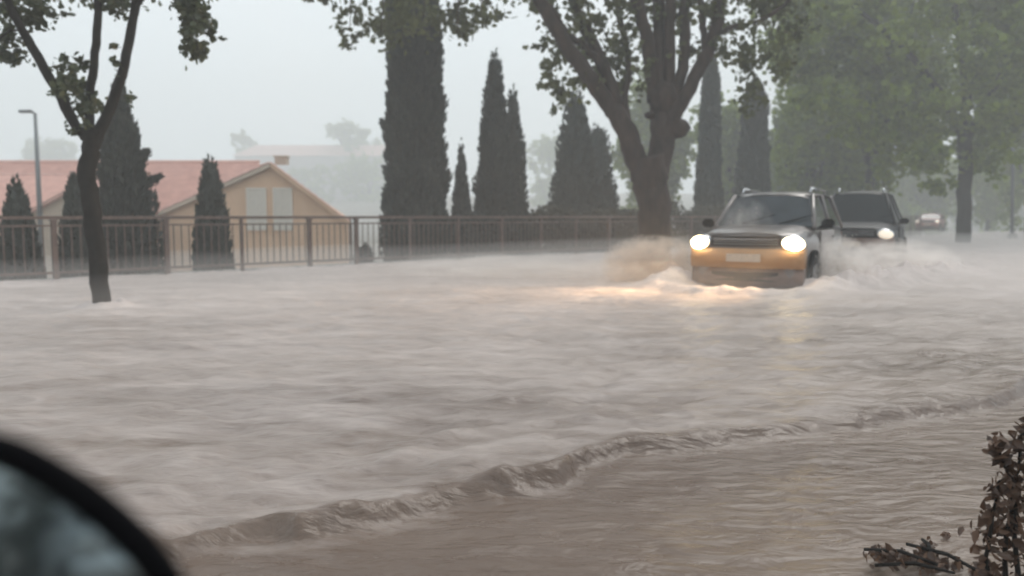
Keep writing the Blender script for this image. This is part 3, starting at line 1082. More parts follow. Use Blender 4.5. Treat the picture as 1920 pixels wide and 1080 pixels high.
def big_tree():
    Y = TREE2.y
    base = tuple(TREE2 + Vector((0, 0, -.3)))
    t = thing('old_plane_tree', 'big old plane tree with thick forked trunk and many upright limbs beside the bronze car', 'tree', base)
    def tb(path, Yr, r0, r1, name='limb', n=10):
        p = limb_path(path, Yr, .02)
        MB().tube(p, rads(r0, r1, len(p)), n, .06).build(name, M_bark, t, base, True)
    tb([(1224, 520), (1226, 480), (1228, 430), (1225, 380), (1218, 335), (1212, 296)], (Y, Y), .31, .42, 'trunk', 16)
    # left fork
    tb([(1205, 335), (1188, 285), (1168, 235), (1148, 200)], (Y, Y - .2), .27, .21)
    tb([(1150, 208), (1118, 165), (1080, 110), (1040, 50), (1005, -10), (960, -90)], (Y - .2, Y - 1), .20, .12)
    tb([(1155, 200), (1138, 140), (1110, 80), (1080, 20), (1060, -60)], (Y - .2, Y), .17, .10)
    tb([(1128, 120), (1098, 90), (1062, 60), (1030, 10)], (Y - .2, Y - .4), .09, .06)
    # right fork
    tb([(1224, 340), (1238, 290), (1242, 240), (1240, 190)], (Y, Y + .2), .30, .27)
    MB().ball(tuple(P(1266, 240, Y)), (.34, .26, .24), 12, 8, .08).build('knot', M_bark, t, base, True)
    MB().ball(tuple(P(1243, 182, Y)), (.34, .32, .36), 12, 8, .07).build('knot', M_bark, t, base, True)
    MB().ball(tuple(P(1218, 216, Y - .1)), (.12, .12, .08), 10, 7, .1).build('knot', M_bark, t, base, True)
    tb([(1228, 190), (1222, 130), (1210, 60), (1190, -20), (1170, -100)], (Y, Y - .3), .17, .12)
    tb([(1238, 185), (1232, 110), (1238, 40), (1235, -40), (1240, -120)], (Y, Y + .3), .17, .12)
    tb([(1250, 185), (1256, 110), (1256, 40), (1262, -40), (1270, -120)], (Y, Y - .2), .15, .10)
    tb([(1262, 190), (1280, 130), (1284, 60), (1282, -10), (1290, -100)], (Y, Y + .2), .14, .10)
    tb([(1244, 275), (1262, 225), (1293, 165), (1325, 100), (1345, 40), (1352, -30), (1370, -120)], (Y, Y - .3), .18, .11)
    tb([(1325, 100), (1318, 50), (1315, 0), (1310, -80)], (Y - .1, Y), .08, .07)
    tb([(1335, 70), (1375, 50), (1420, 40), (1470, 10), (1500, -30)], (Y - .2, Y - .6), .06, .03, 'branch', 8)
    tb([(1180, 255), (1172, 190), (1178, 120), (1165, 50), (1150, -30)], (Y - .1, Y + .5), .09, .07, 'branch', 8)
    # long arm carried left above the picture, leaves hang from it
    tb([(960, -90), (880, -110), (780, -110), (680, -110), (600, -120)], (Y - 1, Y - 1.6), .12, .04)
    for x0, x1, y1 in ((720, 715, 60), (660, 655, 60), (860, 858, 60), (905, 900, 30), (790, 795, 30), (575, 570, 5)):
        tb([(x0, -112), (x1 + 4, -40), (x1, y1)], (Y - 1.3, Y - 1.3), .025, .008, 'twig', 6)
    L = [(655, 55, 22, 26, 22), (652, 78, 12, 14, 8), (672, 25, 40, 24, 44), (715, 28, 44, 34, 90), (745, 50, 46, 32, 90), (790, 28, 50, 34, 110), (732, 95, 12, 10, 6),
         (860, 45, 36, 26, 50), (872, 60, 22, 16, 22), (905, 22, 40, 24, 46), (850, 10, 50, 22, 60), (620, 2, 18, 14, 12), (570, -2, 14, 8, 8), (925, 8, 18, 14, 10),
         (1010, 90, 18, 8, 10), (1050, 60, 34, 50, 50), (1060, 110, 40, 36, 70), (1040, 140, 26, 24, 34), (1050, 180, 26, 22, 32), (1045, 205, 12, 14, 8), (1030, 155, 22, 14, 16),
         (1090, 170, 30, 26, 34), (1020, 15, 34, 34, 44), (1085, 20, 40, 36, 54), (1110, 100, 30, 50, 60), (1185, 150, 26, 40, 40), (1140, 120, 30, 44, 60), (1170, 60, 36, 50, 60), (1230, 80, 30, 60, 40), (1300, 60, 34, 50, 40), (1120, 70, 30, 40, 40), (1150, 30, 34, 36, 50), (1170, 110, 22, 32, 26),
         (1190, 60, 22, 34, 30), (1160, 150, 16, 26, 16), (1205, 10, 36, 26, 40), (1260, 15, 36, 26, 40), (1300, 10, 36, 26, 40), (1270, 90, 10, 40, 10), (1210, 130, 12, 34, 12),
         (1345, 100, 26, 30, 34), (1372, 40, 34, 46, 70), (1370, 110, 30, 26, 36), (1400, 80, 36, 40, 60), (1405, 150, 30, 30, 40), (1440, 110, 36, 40, 60),
         (1455, 40, 44, 46, 90), (1430, 180, 22, 26, 24), (1410, 205, 16, 16, 12), (1392, 190, 18, 20, 14), (1475, 130, 26, 30, 26), (1480, 80, 34, 36, 50), (1340, 10, 40, 26, 50), (1420, 5, 60, 26, 90),
         (1250, -90, 260, 60, 900), (1450, -60, 120, 60, 400), (760, -70, 180, 50, 500), (1000, -60, 120, 50, 300)]
    pts = cluster_points(px_clusters(L, Y, 1.0), 1.8, .95)
    tag(obj('foliage', leaves_mesh('foliage', pts - np.array(base), rng.uniform(.09, .18, len(pts)), aspect=1.0, lobed=True), M_leaf, t), kind='stuff')


big_tree()


def right_tree():
    Y = 34.0
    b = P(1806, 405, Y)
    base = (b.x, Y, -.25)
    t = thing('roadside_plane_tree', 'hazy green plane tree with wide drooping crown and straight trunk on the right', 'tree', base)
    def tb(path, Yr, r0, r1, name='limb', n=9):
        p = limb_path(path, Yr, .03)
        MB().tube(p, rads(r0, r1, len(p)), n, .05).build(name, M_bark2, t, base, True)
    tb([(1806, 475), (1806, 440), (1808, 380), (1810, 300), (1808, 240)], (Y, Y), .30, .27, 'trunk', 12)
    tb([(1806, 262), (1780, 200), (1730, 130), (1660, 60), (1600, 10)], (Y, Y - 2), .2, .08)
    tb([(1808, 262), (1812, 180), (1800, 90), (1790, 0), (1780, -100)], (Y, Y + .5), .2, .1)
    tb([(1812, 260), (1850, 190), (1890, 120), (1930, 60), (1980, 0)], (Y, Y - 1), .18, .08)
    tb([(1780, 200), (1735, 190), (1690, 200), (1660, 230)], (Y - .5, Y - 2), .08, .03, 'branch')
    L = []
    for i in range(95):
        px = random.uniform(1470, 2020)
        lim = 235 if px < 1600 else (330 if px < 1850 else 250)
        if px < 1540: lim = 170
        py = random.uniform(-120, lim - 40)
        L.append((px, py, random.uniform(34, 60), random.uniform(28, 46), 130))
    L += [(1560, 205, 44, 22, 90), (1640, 190, 40, 24, 90), (1680, 270, 44, 34, 140), (1660, 320, 26, 22, 60), (1740, 300, 42, 34, 130), (1760, 350, 30, 22, 60),
          (1850, 290, 40, 30, 100), (1700, 230, 40, 30, 110), (1530, 130, 40, 34, 110), (1490, 60, 36, 50, 100), (1880, 240, 40, 30, 100), (1510, 190, 26, 18, 34), (1590, 235, 18, 16, 22)]
    pts = cluster_points(px_clusters(L, Y, 3.0), 2.1, .6)
    tag(obj('foliage', leaves_mesh('foliage', pts - np.array(base), rng.uniform(.16, .34, len(pts)), aspect=1.0, lobed=True), M_leaf_far, t), kind='stuff')


right_tree()

# hazy trees and bushes behind the road
BG = 'hazy trees beyond the road'
broadleaf(1530, 170, 420, 110, 44, 'dense grey green tree filling the gap behind the two cars', 9000, .34, 16, -.5, group=BG)
broadleaf(1650, -160, 330, 170, 44, 'broad green tree filling the upper right behind the drooping crown', 14000, .34, 18, -.4, group=BG)
broadleaf(1965, -160, 300, 190, 46, 'broad green tree whose crown fills the top right corner', 12000, .34, 18, -.4, group=BG)
broadleaf(1590, 110, 400, 90, 50, 'grey green tree right of the dense one behind the dark car', 8000, .36, 16, -.5, group=BG)
broadleaf(1215, 170, 450, 90, 58, 'pale grey tree behind the old plane trunk', 7000, .42, 16, -1.5, group=BG)
broadleaf(1370, 190, 440, 80, 52, 'grey tree between the two hazy cypresses', 6000, .4, 16, -1.5, group=BG)
broadleaf(1480, 120, 430, 60, 60, 'narrow grey tree right of the wide hazy cypress', 5000, .42, 16, -1.0, group=BG)
broadleaf(1640, 225, 350, 55, 46, 'brighter green bushy tree under the wide drooping crown', 4500, .26, 16, -.3, group=BG)
broadleaf(1745, 300, 440, 95, 95, 'pale blue grey tree far down the road', 5000, .7, 12, -.3, group=BG)
broadleaf(1870, 120, 400, 90, 80, 'pale green tree far down the road at the right edge', 6000, .6, 12, -.3, group=BG)
broadleaf(1960, 60, 420, 110, 60, 'tree mostly outside the right edge', 6000, .5, 12, -.3, group=BG)
broadleaf(1640, 330, 440, 80, 120, 'faint low tree behind the dark car', 3500, .9, 12, -.3, group=BG)
broadleaf(1850, 340, 440, 120, 150, 'faintest wide tree closing the end of the road', 5000, 1.1, 12, -.3, group=BG)


def thin_pole():
    Y = 40
    b = P(1901, 400, Y)
    base = (b.x, Y, -.3)
    t = thing('thin_pole', 'thin grey pole standing in the water near the right edge', 'pole', base)
    tp = P(1899, 240, Y)
    MB().tube([(b.x, Y, -.3), (tp.x, Y, tp.z)], [.09, .06], 10).build('shaft', M_grey, t, base, True)
    MB().ball((tp.x, Y, tp.z + .08), (.15, .15, .13)).build('cap', M_grey, t, base, True)
    MB().box((b.x, Y, .02), (.34, .34, .5), None, .03).build('footing', M_concrete, t, base)


thin_pole()

# ------------------------------------------------------------------ cars
def make_car(name, label, loc, yaw, L=3.9, W=1.76, Hr=1.72, glassm=None, body=None, low=None, lamps=('on', 'on'), rack=True, lampmat=None, beams=False, rwf=.72):
    low = low or body
    t = thing(name, label, 'car', loc, yaw)
    hw = W / 2
    belt = 1.12

    def ring(y, w_, zb, zt):
        half = [(w_ * .90, zb), (w_, zb + .14), (w_ * 1.0, (zb + zt) / 2), (w_ * .985, zt - .2), (w_ * .93, zt - .06), (w_ * .78, zt), (w_ * .4, zt + .02), (0, zt + .025)]
        pts = [(x, y, z) for x, z in half] + [(-x, y, z) for x, z in half[-2::-1]]
        return pts
    st = [(0.0, .80, .30, .80), (.03, .84, .24, .97), (.10, .88, .22, 1.02), (.3, .95, .22, 1.05), (.7, .98, .22, 1.09), (1.15, 1.0, .22, belt + .01),
          (2.0, 1.0, .22, belt), (L - .7, 1.0, .22, belt), (L - .25, .97, .24, belt - .01), (L - .06, .93, .28, belt - .03), (L, .88, .34, belt - .12)]
    MB().loft([ring(y, w_ * hw, zb, zt) for y, w_, zb, zt in st]).build('body', body, t, None, True)
    # bonnet skin a finger proud with its shut line round it
    b = MB()
    rows = []
    for y in np.linspace(.06, 1.14, 8):
        zt = float(np.interp(y, [s[0] for s in st], [s[3] for s in st]))
        ww = float(np.interp(y, [s[0] for s in st], [s[1] for s in st])) * hw * .80
        rows.append([(x * ww, y, zt + .028 + .012 * (1 - x * x) - (.03 if abs(x) > .95 else 0)) for x in np.linspace(-1, 1, 9)])
    b.loft(rows, close=False, cap=False)
    b.build('bonnet', body, t, None, True)
    # greenhouse
    y0, y1, y2, y3 = 1.08, 1.72, L - .55, L - .12
    bw, rw = hw * .90, hw * rwf
    rows = []
    for y, z, k in ((y1 - .05, Hr - .06, .97), (y1 + .08, Hr - .01, 1), ((y1 + y2) / 2, Hr + .02, 1.02), (y2, Hr, 1), (y2 + .1, Hr - .05, .97)):
        rows.append([(x * rw * k * 1.04, y, z - .07 * abs(x) ** 3) for x in np.linspace(-1, 1, 9)])
    MB().loft(rows, close=False, cap=False).build('roof', body, t, None, True)
    # roof underside so it has thickness
    MB().box((0, (y1 + y2) / 2, Hr - .085), (rw * 1.98, y2 - y1, .03)).build('headliner', M_black, t)
    def glass(nm, a, b_, c, d, bulge=Vector((0, 0, 0))):
        a, b_, c, d = map(Vector, (a, b_, c, d))
        rows = []
        for j in range(5):
            v = j / 4
            rows.append([tuple(a.lerp(b_, u).lerp(d.lerp(c, u), v) + bulge * (math.sin(math.pi * u) * .9)) for u in np.linspace(0, 1, 7)])
        g = MB().loft(rows, close=False, cap=False)
        return g.build(nm, glassm or M_glass, t, None, True)
    glass('windscreen', (-bw, y0, belt + .01), (bw, y0, belt + .01), (rw, y1, Hr - .09), (-rw, y1, Hr - .09), Vector((0, -.07, .02)))
    glass('rear_window', (-bw * .95, y3, belt), (bw * .95, y3, belt), (rw * .95, y2 + .05, Hr - .08), (-rw * .95, y2 + .05, Hr - .08), Vector((0, .05, .02)))
    ym = (y1 + y2) / 2 - .05
    for sx in (-1, 1):
        glass('side_window', (sx * (bw + .015), y0 + .08, belt), (sx * (bw + .015), ym - .04, belt), (sx * (rw + .01), ym - .04, Hr - .1), (sx * (rw + .01), y1 + .02, Hr - .1))
        glass('side_window', (sx * (bw + .015), ym + .04, belt), (sx * (bw + .015), y3 - .1, belt), (sx * (rw + .01), y2 - .02, Hr - .1), (sx * (rw + .01), ym + .04, Hr - .1))
        for (ya, yb) in ((y0, y1), (ym, ym), (y3 - .02, y2 + .04)):
            MB().tube([(sx * (bw + .01), ya, belt - .02), (sx * (rw + .012), yb, Hr - .07)], .034, 8).build('pillar', body, t, None, True)
        # doors: slightly proud panels with handle
        for (da, db) in ((1.22, ym), (ym + .02, L - 1.15)):
            if db - da < .3: continue
            d = MB().box((sx * hw * .993, (da + db) / 2, .70), (.03, db - da - .02, .74), None, .012).build('door', body, t)
            MB().box((sx * (hw + .015), db - .18, .95), (.03, .16, .03), None, .01).build('handle', M_black, d)
        MB().box((sx * hw * 1.0, L / 2, .30), (.045, L - 1.9, .14), None, .015).build('sill', M_black, t)
        # wing mirror
        m = MB().box((sx * (hw + .10), y0 + .18, belt + .06), (.2, .1, .14), None, .03)
        m.tube([(sx * (hw - .03), y0 + .2, belt), (sx * (hw + .04), y0 + .2, belt + .03)], .022, 6)
        m.build('wing_mirror', M_black, t)
        # wheels
        for wy in (.80, L - .72):
            wmb = MB()
            prof = [(.20, -.10), (.30, -.11), (.335, -.07), (.34, 0), (.335, .07), (.30, .11), (.20, .10)]
            rings = []
            for k in range(28):
                an = 2 * math.pi * k / 28
                rings.append([(x, math.cos(an) * r, math.sin(an) * r) for r, x in prof])
            rings.append(rings[0])
            wmb.loft(rings, close=True, cap=False)
            wo = wmb.build('wheel', M_tyre, t, None, True)
            wo.location = (sx * (hw - .085), wy, .34)
            rm = MB()
            for k in range(5):
                an = 2 * math.pi * k / 5
                rm.box((sx * .09, math.cos(an) * .11, math.sin(an) * .11), (.03, .05, .22), (an - math.pi / 2, 0, 0))
            rm.tube([(sx * .06, 0, 0), (sx * .11, 0, 0)], .05, 12)
            rm.tube([(-.08, 0, 0), (.08 * sx + .001, 0, 0)], .19, 20)
            rm.build('rim', M_rim, wo)
            arch = MB()
            pr = []
            for k in range(15):
                an = math.pi * k / 14
                pr.append((sx * (hw + .004), wy + math.cos(an) * .40, .34 + math.sin(an) * .40))
            arch.tube(pr, .035, 6)
            arch.build('wheel_arch', M_black, t, None, True)
    # nose: bumper, grille, headlights, plate
    def bent(z0, z1, w_, y, depth, n=11, curve=.12, by=.0):
        f, bk = [], []
        rows = [[], [], [], []]
        for x in np.linspace(-1, 1, n):
            yy = y + curve * x ** 2
            rows[0].append((x * w_, yy + depth, z0 + .01))
            rows[1].append((x * w_, yy, z0))
            rows[2].append((x * w_, yy - by, (z0 + z1) / 2))
            rows[3].append((x * w_, yy, z1))
        rows.append([(x * w_, y + curve * x ** 2 + depth, z1 + .01) for x in np.linspace(-1, 1, n)])
        return MB().loft(list(map(list, zip(*rows))), close=True, cap=True)
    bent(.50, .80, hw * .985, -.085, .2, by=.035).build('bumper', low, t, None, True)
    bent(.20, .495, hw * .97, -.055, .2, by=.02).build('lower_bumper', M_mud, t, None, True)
    bent(.30, .44, hw * .58, -.075, .04, curve=.05).build('air_intake', M_black, t)
    bent(.835, .985, hw * .60, -.055, .1, curve=.05).build('grille', M_black, t)
    for k in range(3):
        bent(.86 + k * .04, .872 + k * .04, hw * .57, -.068, .02, curve=.045).build('grille_bar', M_chrome if k == 2 else M_grey, t)
    bent(.60, .71, .26, -.135, .02, curve=.01).build('number_plate', M_plate, t)
    for i, sx in enumerate((-1, 1)):
        md = {'on': lampmat or M_lamp_on, 'off': M_lamp_off}[lamps[i]]
        hb = MB()
        hb.ball((0, 0, 0), (.19, .09, .13), 16, 10)
        ho = hb.build('headlight', M_chrome, t, None, True)
        ho.location = (sx * hw * .80, .035, .885)
        ho.rotation_euler = (0, sx * .12, sx * .28)
        MB().ball((0, -.035, 0), (.165, .075, .105), 14, 10).build('lens', md, ho, None, True)
        if beams:
            sp = bpy.data.lights.new('headlight_beam', 'SPOT')
            sp.energy = beams
            sp.color = (1.0, .66, .36)
            sp.spot_size = math.radians(84)
            sp.spot_blend = .9
            sp.shadow_soft_size = .09
            so = bpy.data.objects.new('headlight_beam', sp)
            COL.objects.link(so)
            so.parent = t
            so.location = (sx * hw * .80, -.14, .87)
            so.rotation_euler = (math.radians(87), 0, math.pi - math.radians(36))
    for sx in (-.35, .25):
        MB().tube([(sx, y0 - .02, belt + .05), (sx + .5, y0 + .16, belt + .20)], .011, 6).build('wiper', M_black, t)
    if rack:
        for sx in (-1, 1):
            MB().tube([(sx * rw * .9, y1 + .2, Hr - .03), (sx * rw * .9, y1 + .26, Hr + .05), (sx * rw * .9, y2 - .2, Hr + .05), (sx * rw * .9, y2 - .1, Hr - .03)], .018, 8).build('roof_rail', M_chrome, t, None, True)
    for sx in (-1, 1):
        MB().box((sx * hw * .8, L + .005, .9), (.18, .05, .22), None, .02).build('tail_light', M_red, t)
    bent2 = MB().box((0, L + .0, .45), (W * .95, .14, .3), None, .05)
    bent2.build('rear_bumper', low, t)
    return t


make_car('bronze_car', 'dark bronze car with headlight glow painted into its bumper and both headlights blazing driving through the flood', (CAR1.x, CAR1.y, -.17), CAR1_YAW,
         body=M_bronze, low=M_bumper_glow, lamps=('on', 'on'), beams=420)
c2 = P(1592, 430, 18.4)
dc = make_car('dark_car', 'dark blue black off-road car with muddy brown bumper following behind the bronze car', (c2.x, 18.4, -.17), math.radians(-30),
              L=3.7, W=1.9, Hr=1.92, glassm=M_glass_dark, body=M_dark, low=M_mud, lamps=('on', 'on'), lampmat=M_lamp_dim, rwf=.60)
c3 = P(1738, 430, 66)
make_car('red_car', 'small faint reddish car in the rain beyond the dark car', (c3.x, 66, -.2), math.radians(-35), L=4.0, W=1.8, Hr=1.5, body=M_red,
         lamps=('on', 'on'), lampmat=M_lamp_far)


# ------------------------------------------------------------------ spray thrown up by the wheels
def spray_mat(name, dens, col=(.97, .92, .88)):
    m = bpy.data.materials.new(name)
    m.use_nodes = True
    n = m.node_tree.nodes
    l = m.node_tree.links
    n.remove(n['Principled BSDF'])
    v = n.new('ShaderNodeVolumePrincipled')
    v.inputs['Color'].default_value = (*col, 1)
    v.inputs['Anisotropy'].default_value = 0.2
    t = n.new('ShaderNodeTexCoord')
    ln = n.new('ShaderNodeVectorMath'); ln.operation = 'LENGTH'
    l.new(t.outputs['Object'], ln.inputs[0])
    mr = n.new('ShaderNodeMapRange')
    mr.inputs['From Min'].default_value = 1.0
    mr.inputs['From Max'].default_value = 0.35
    mr.inputs['To Min'].default_value = 0
    mr.inputs['To Max'].default_value = 1
    l.new(ln.outputs['Value'], mr.inputs['Value'])
    x = n.new('ShaderNodeTexNoise')
    x.inputs['Scale'].default_value = 3.2
    x.inputs['Detail'].default_value = 5
    x.inputs['Roughness'].default_value = .65
    l.new(t.outputs['Object'], x.inputs['Vector'])
    xr = n.new('ShaderNodeMapRange')
    xr.inputs['From Min'].default_value = .42
    xr.inputs['From Max'].default_value = .62
    l.new(x.outputs['Fac'], xr.inputs['Value'])
    mu = n.new('ShaderNodeMath'); mu.operation = 'MULTIPLY'
    l.new(mr.outputs['Result'], mu.inputs[0])
    l.new(xr.outputs['Result'], mu.inputs[1])
    m2 = n.new('ShaderNodeMath'); m2.operation = 'MULTIPLY'
    m2.inputs[1].default_value = dens
    l.new(mu.outputs[0], m2.inputs[0])
    l.new(m2.outputs[0], v.inputs['Density'])
    l.new(v.outputs[0], n['Material Output'].inputs['Volume'])
    return m


M_spray = spray_mat('spray_thick', 9.0)
M_spray3 = spray_mat('spray_tan', 15.0, (.96, .84, .74))
M_spray2 = spray_mat('spray_thin', 3.5)
M_drop = mat('spray_drops', (.62, .55, .48), .3, noise=.1)


def spray(px0, px1, py0, py1, Y, depth, label, m, drops=600):
    a, b = P(px0, py1, Y), P(px1, py0, Y)
    c = ((a.x + b.x) / 2, Y, max(0.0, a.z) * .5 + b.z * .5)
    rx, rz = (b.x - a.x) / 2, max(.15, b.z - c[2] * .6)
    t = thing('water_spray', label, 'spray', (c[0], c[1], 0))
    o = MB().ball((0, 0, 0), (1, 1, 1), 28, 18, .05).build('mist', m, t)
    o.location = (0, 0, b.z * .35)
    o.scale = (rx, depth, b.z * .68)
    tag(o, kind='stuff')
    d = MB()
    for i in range(drops):
        u, v_ = random.gauss(0, .42), random.gauss(0, .42)
        z = abs(random.gauss(0, .38))
        if z > 1: continue
        s = random.uniform(.004, .013)
        p = (u * rx, v_ * depth, z * b.z)
        d.add([(p[0] + s, p[1], p[2]), (p[0] - s, p[1], p[2]), (p[0], p[1] + s, p[2]), (p[0], p[1] - s, p[2]), (p[0], p[1], p[2] + s * 1.6), (p[0], p[1], p[2] - s)],
              [(0, 2, 4), (2, 1, 4), (1, 3, 4), (3, 0, 4), (2, 0, 5), (1, 2, 5), (3, 1, 5), (0, 3, 5)])
    tag(d.build('droplets', M_drop, t), kind='stuff')
    return t


spray(1120, 1325, 440, 545, 14.0, .7, 'pale orange spray thrown up left of the bronze car', M_spray3, 900)
spray(700, 1240, 470, 540, 15.0, .9, 'low thin spray spreading left towards the fence', M_spray2, 500)
spray(1490, 1640, 440, 560, 12.9, .7, 'pale spray thrown up right of the bronze car', M_spray, 900)
spray(1560, 1800, 446, 530, 16.0, 1.3, 'wide low spray beside the dark car', M_spray2, 600)
spray(1330, 1470, 370, 430, 13.4, .5, 'thin mist blowing over the bonnet of the bronze car', M_spray2, 100)

# ------------------------------------------------------------------ dry plant and debris at lower right
def dry_plant():
    base = Vector(G(1905, 1079)) * 1.0
    base = Vector((base.x, base.y, -.12))
    t = thing('dry_plant', 'brown withered plant with ragged leaves rising at the lower right edge', 'plant', tuple(base))
    Y = base.y
    paths = [[(1880, 1150), (1888, 1020), (1902, 920), (1912, 850), (1922, 800)], [(1850, 1150), (1852, 1050), (1862, 960), (1875, 900)],
             [(1915, 1150), (1905, 1000), (1898, 930), (1885, 870), (1865, 830)], [(1935, 1150), (1932, 1050), (1930, 980), (1935, 880)],
             [(1890, 1000), (1860, 990), (1835, 1000)]]
    P2, A2, S2 = [], [], []
    for k, pth in enumerate(paths):
        p = limb_path(pth, (Y, Y + random.uniform(-.1, .1)), .006)
        MB().tube(p, rads(.009, .003, len(p)), 6).build('stem', M_bark2, t, base, True)
        for q in p[2:]:
            for j in range(8 if k < 3 else 5):
                P2.append(q + Vector((random.gauss(0, .016), random.gauss(0, .02), random.gauss(0, .018))))
                A2.append((random.gauss(0, 1), random.gauss(0, 1), random.gauss(-.5, .6)))
                S2.append(random.uniform(.022, .055))
    P2 = np.array([tuple(p) for p in P2]) - np.array(base)
    tag(obj('foliage', leaves_mesh('foliage', P2, np.array(S2), aspect=.6, along=np.array(A2), lobed=True), M_dry, t), kind='stuff')
    # drowned twigs and leaves
    c = G(1700, 1050)
    b2 = (c.x, c.y, -.06)
    t2 = thing('leaf_debris', 'dark brown clump of drowned twigs and leaves lying in the water left of the withered plant', 'debris', b2)
    for (x0, y0, x1, y1) in ((1620, 1030, 1760, 1060), (1640, 1060, 1790, 1075), (1700, 1020, 1860, 1085), (1730, 1012, 1750, 1050)):
        a, b = G(x0, y0, .0), G(x1, y1, .0)
        MB().tube([a, a.lerp(b, .5) + Vector((0, 0, .02)), b], [.006, .007, .004], 7, .1).build('twig', M_bark2, t2, b2, True)
    P2, S2 = [], []
    for (x, y, rx, ry, n) in ((1645, 1040, 24, 16, 60), (1690, 1045, 40, 18, 80), (1738, 1030, 18, 22, 60), (1760, 1060, 50, 14, 70), (1840, 1070, 30, 20, 60), (1775, 1003, 12, 4, 8)):
        for i in range(n):
            q = G(x + random.gauss(0, .45) * rx, y + random.gauss(0, .45) * ry, -.04 + abs(random.gauss(0, .03)))
            P2.append(tuple(q)); S2.append(random.uniform(.015, .04))
    P2 = np.array(P2) - np.array(b2)
    tag(obj('leaves', leaves_mesh('leaves', P2, np.array(S2), aspect=.7, lobed=True), M_dry, t2), kind='stuff')


dry_plant()

# ------------------------------------------------------------------ side mirror of the car the picture is taken from
def side_mirror():
    gp = P(120, 1060, .40)
    nrm = Vector((.30, -.93, .165)).normalized()

    def onp(px, py):
        d = ray(px, py)
        o = Vector((0, 0, CAM_H))
        return o + d * ((gp - o).dot(nrm) / d.dot(nrm))
    out = [(-560, 900), (-420, 850), (-260, 828), (-120, 826), (0, 846), (75, 879), (155, 930), (224, 986), (282, 1046), (322, 1112), (348, 1200), (352, 1290),
           (315, 1380), (250, 1450), (140, 1490), (-40, 1500), (-240, 1480), (-420, 1440), (-540, 1370), (-600, 1260), (-620, 1130), (-610, 1000)]
    pts = [onp(*p) for p in out]
    c = sum(pts, Vector()) / len(pts)
    t = thing('side_mirror', 'blurred black side mirror with thick curved rim in the lower left corner', 'side mirror', tuple(c))
    n = len(pts)
    dense = []
    for i in range(n):
        p0, p1, p2, p3 = pts[i - 1], pts[i], pts[(i + 1) % n], pts[(i + 2) % n]
        for k in range(5):
            s = k / 5
            dense.append(0.5 * ((2 * p1) + (p2 - p0) * s + (2 * p0 - 5 * p1 + 4 * p2 - p3) * s * s + (3 * p1 - p0 - 3 * p2 + p3) * s ** 3))
    # rim: rounded profile swept round the outline, closed behind by the shell
    rings = []
    R = .0096
    for i, p in enumerate(dense):
        tg = (dense[(i + 1) % len(dense)] - dense[i - 1]).normalized()
        u = (p - c); u = (u - tg * u.dot(tg)); u = (u - nrm * u.dot(nrm)).normalized()
        rings.append([tuple(p + u * math.cos(a) * R + nrm * math.sin(a) * R * .9) for a in np.linspace(0, 2 * math.pi, 12, endpoint=False)])
    rings.append(rings[0])
    MB().loft(rings, close=True, cap=False).build('rim', M_black, t, c, True)
    sh = []
    for d, k in ((0, 1.02), (.02, 1.03), (.05, .97), (.075, .82), (.09, .5), (.094, .05)):
        sh.append([tuple(c + (p - c) * k - nrm * (d + .004)) for p in dense])
    MB().loft(sh, close=True, cap=True).build('housing', M_black, t, c, True)
    g = MB()
    ring = [c + (p - c) * .99 + nrm * 0.0 for p in dense]
    g.add([tuple(p) for p in ring], [tuple(range(len(ring)))])
    gm = mat('mirror_glass', (.36, .42, .43), .07, metal=1.0, noise=.06, nscale=25)
    g.build('mirror_glass', gm, t, c)
    # arm and the corner of the door it is bolted to, below the picture
    q = onp(-520, 1480)
    arm = MB().tube([q - nrm * .04, q + Vector((-.06, -.02, -.06)), q + Vector((-.14, -.04, -.1))], [.03, .026, .035], 10)
    arm.build('arm', M_black, t, c, True)
    MB().box(tuple(q + Vector((-.17, -.1, -.2))), (.04, .5, .34), (0, 0, math.radians(-20)), .015).build('door_corner', M_grey, t, c)


side_mirror()

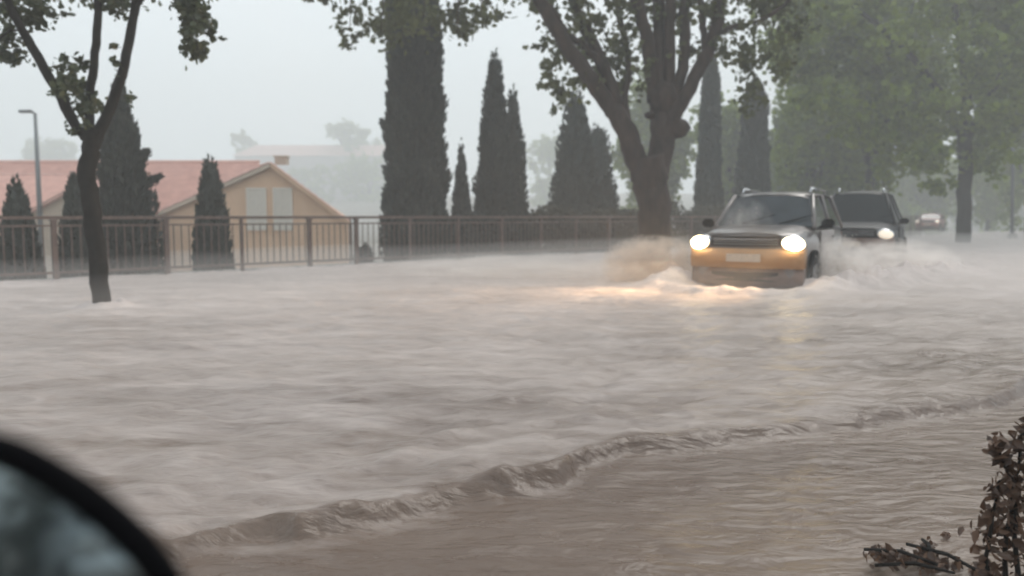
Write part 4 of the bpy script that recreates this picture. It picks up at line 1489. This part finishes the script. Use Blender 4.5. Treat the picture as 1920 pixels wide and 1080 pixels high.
# dark trees added behind the camera to darken the mirror and near water
for (x, y, r, zt, lab) in ((3.5, -16, 4.6, 10, 'dark bushy tree added behind the camera to darken the mirror'),
                           (-3.8, -16, 4.6, 9, 'second bushy tree added behind the camera to darken the mirror'),
                           (10.5, -15, 4.6, 9, 'bushy tree added behind the camera on the right to darken the mirror')):
    t = thing('added_mirror_tree', lab, 'tree', (x, y, -.2), 0, 'trees added behind the camera')
    cl = []
    for i in range(20):
        a = random.uniform(0, 6.283); rr = random.uniform(0, .75) * r
        cl.append(((math.cos(a) * rr, math.sin(a) * rr, random.uniform(.7, zt)), (r * .5, r * .5, r * .4), 900))
    pts = cluster_points(cl, 1, .5)
    tag(obj('foliage', leaves_mesh('foliage', pts, rng.uniform(.18, .36, len(pts)), aspect=.8), M_cyp, t), kind='stuff')
    MB().tube([(0, 0, -.2), (0.05, 0, zt * .8)], [.16, .05], 8, .05).build('trunk', M_bark2, t)

make_car('added_mirror_car', 'pale silver car added behind the camera to brighten the side mirror reflection', (1.75, -8.6, -.17), math.pi, body=M_silver,
         lamps=('off', 'off'), rack=False, Hr=1.5)  # pale car added out of view to brighten the mirror's lower corner

# ------------------------------------------------------------------ rain haze
def haze():
    m = bpy.data.materials.new('rain_haze')
    m.use_nodes = True
    n = m.node_tree.nodes
    n.remove(n['Principled BSDF'])
    v = n.new('ShaderNodeVolumePrincipled')
    v.inputs['Color'].default_value = (.975, .985, .988, 1)
    v.inputs['Density'].default_value = 0.0058
    v.inputs['Anisotropy'].default_value = 0.1
    m.node_tree.links.new(v.outputs[0], n['Material Output'].inputs['Volume'])
    o = MB().box((0, 0, 0), (560, 560, 50)).build('haze', m)
    o.location = (0, 0, 50 / 2 - 3.2)
    tag(o, kind='stuff')


haze()


def low_mist():
    """drops bouncing off the flood: a shallow layer of mist lying over the far water, closed lens-shaped shell"""
    m = bpy.data.materials.new('rain_mist')
    m.use_nodes = True
    n = m.node_tree.nodes
    n.remove(n['Principled BSDF'])
    v = n.new('ShaderNodeVolumePrincipled')
    v.inputs['Color'].default_value = (.98, .95, .93, 1)
    v.inputs['Density'].default_value = 0.038
    m.node_tree.links.new(v.outputs[0], n['Material Output'].inputs['Volume'])
    o = MB().ball((0, 0, 0), (1, 1, 1), 48, 24).build('rain_mist', m, None, None, True)
    o.location = (8, 24, -.12)
    o.rotation_euler = (0, 0, math.radians(45))
    o.scale = (42, 13, .62)
    tag(o, kind='stuff')


low_mist()
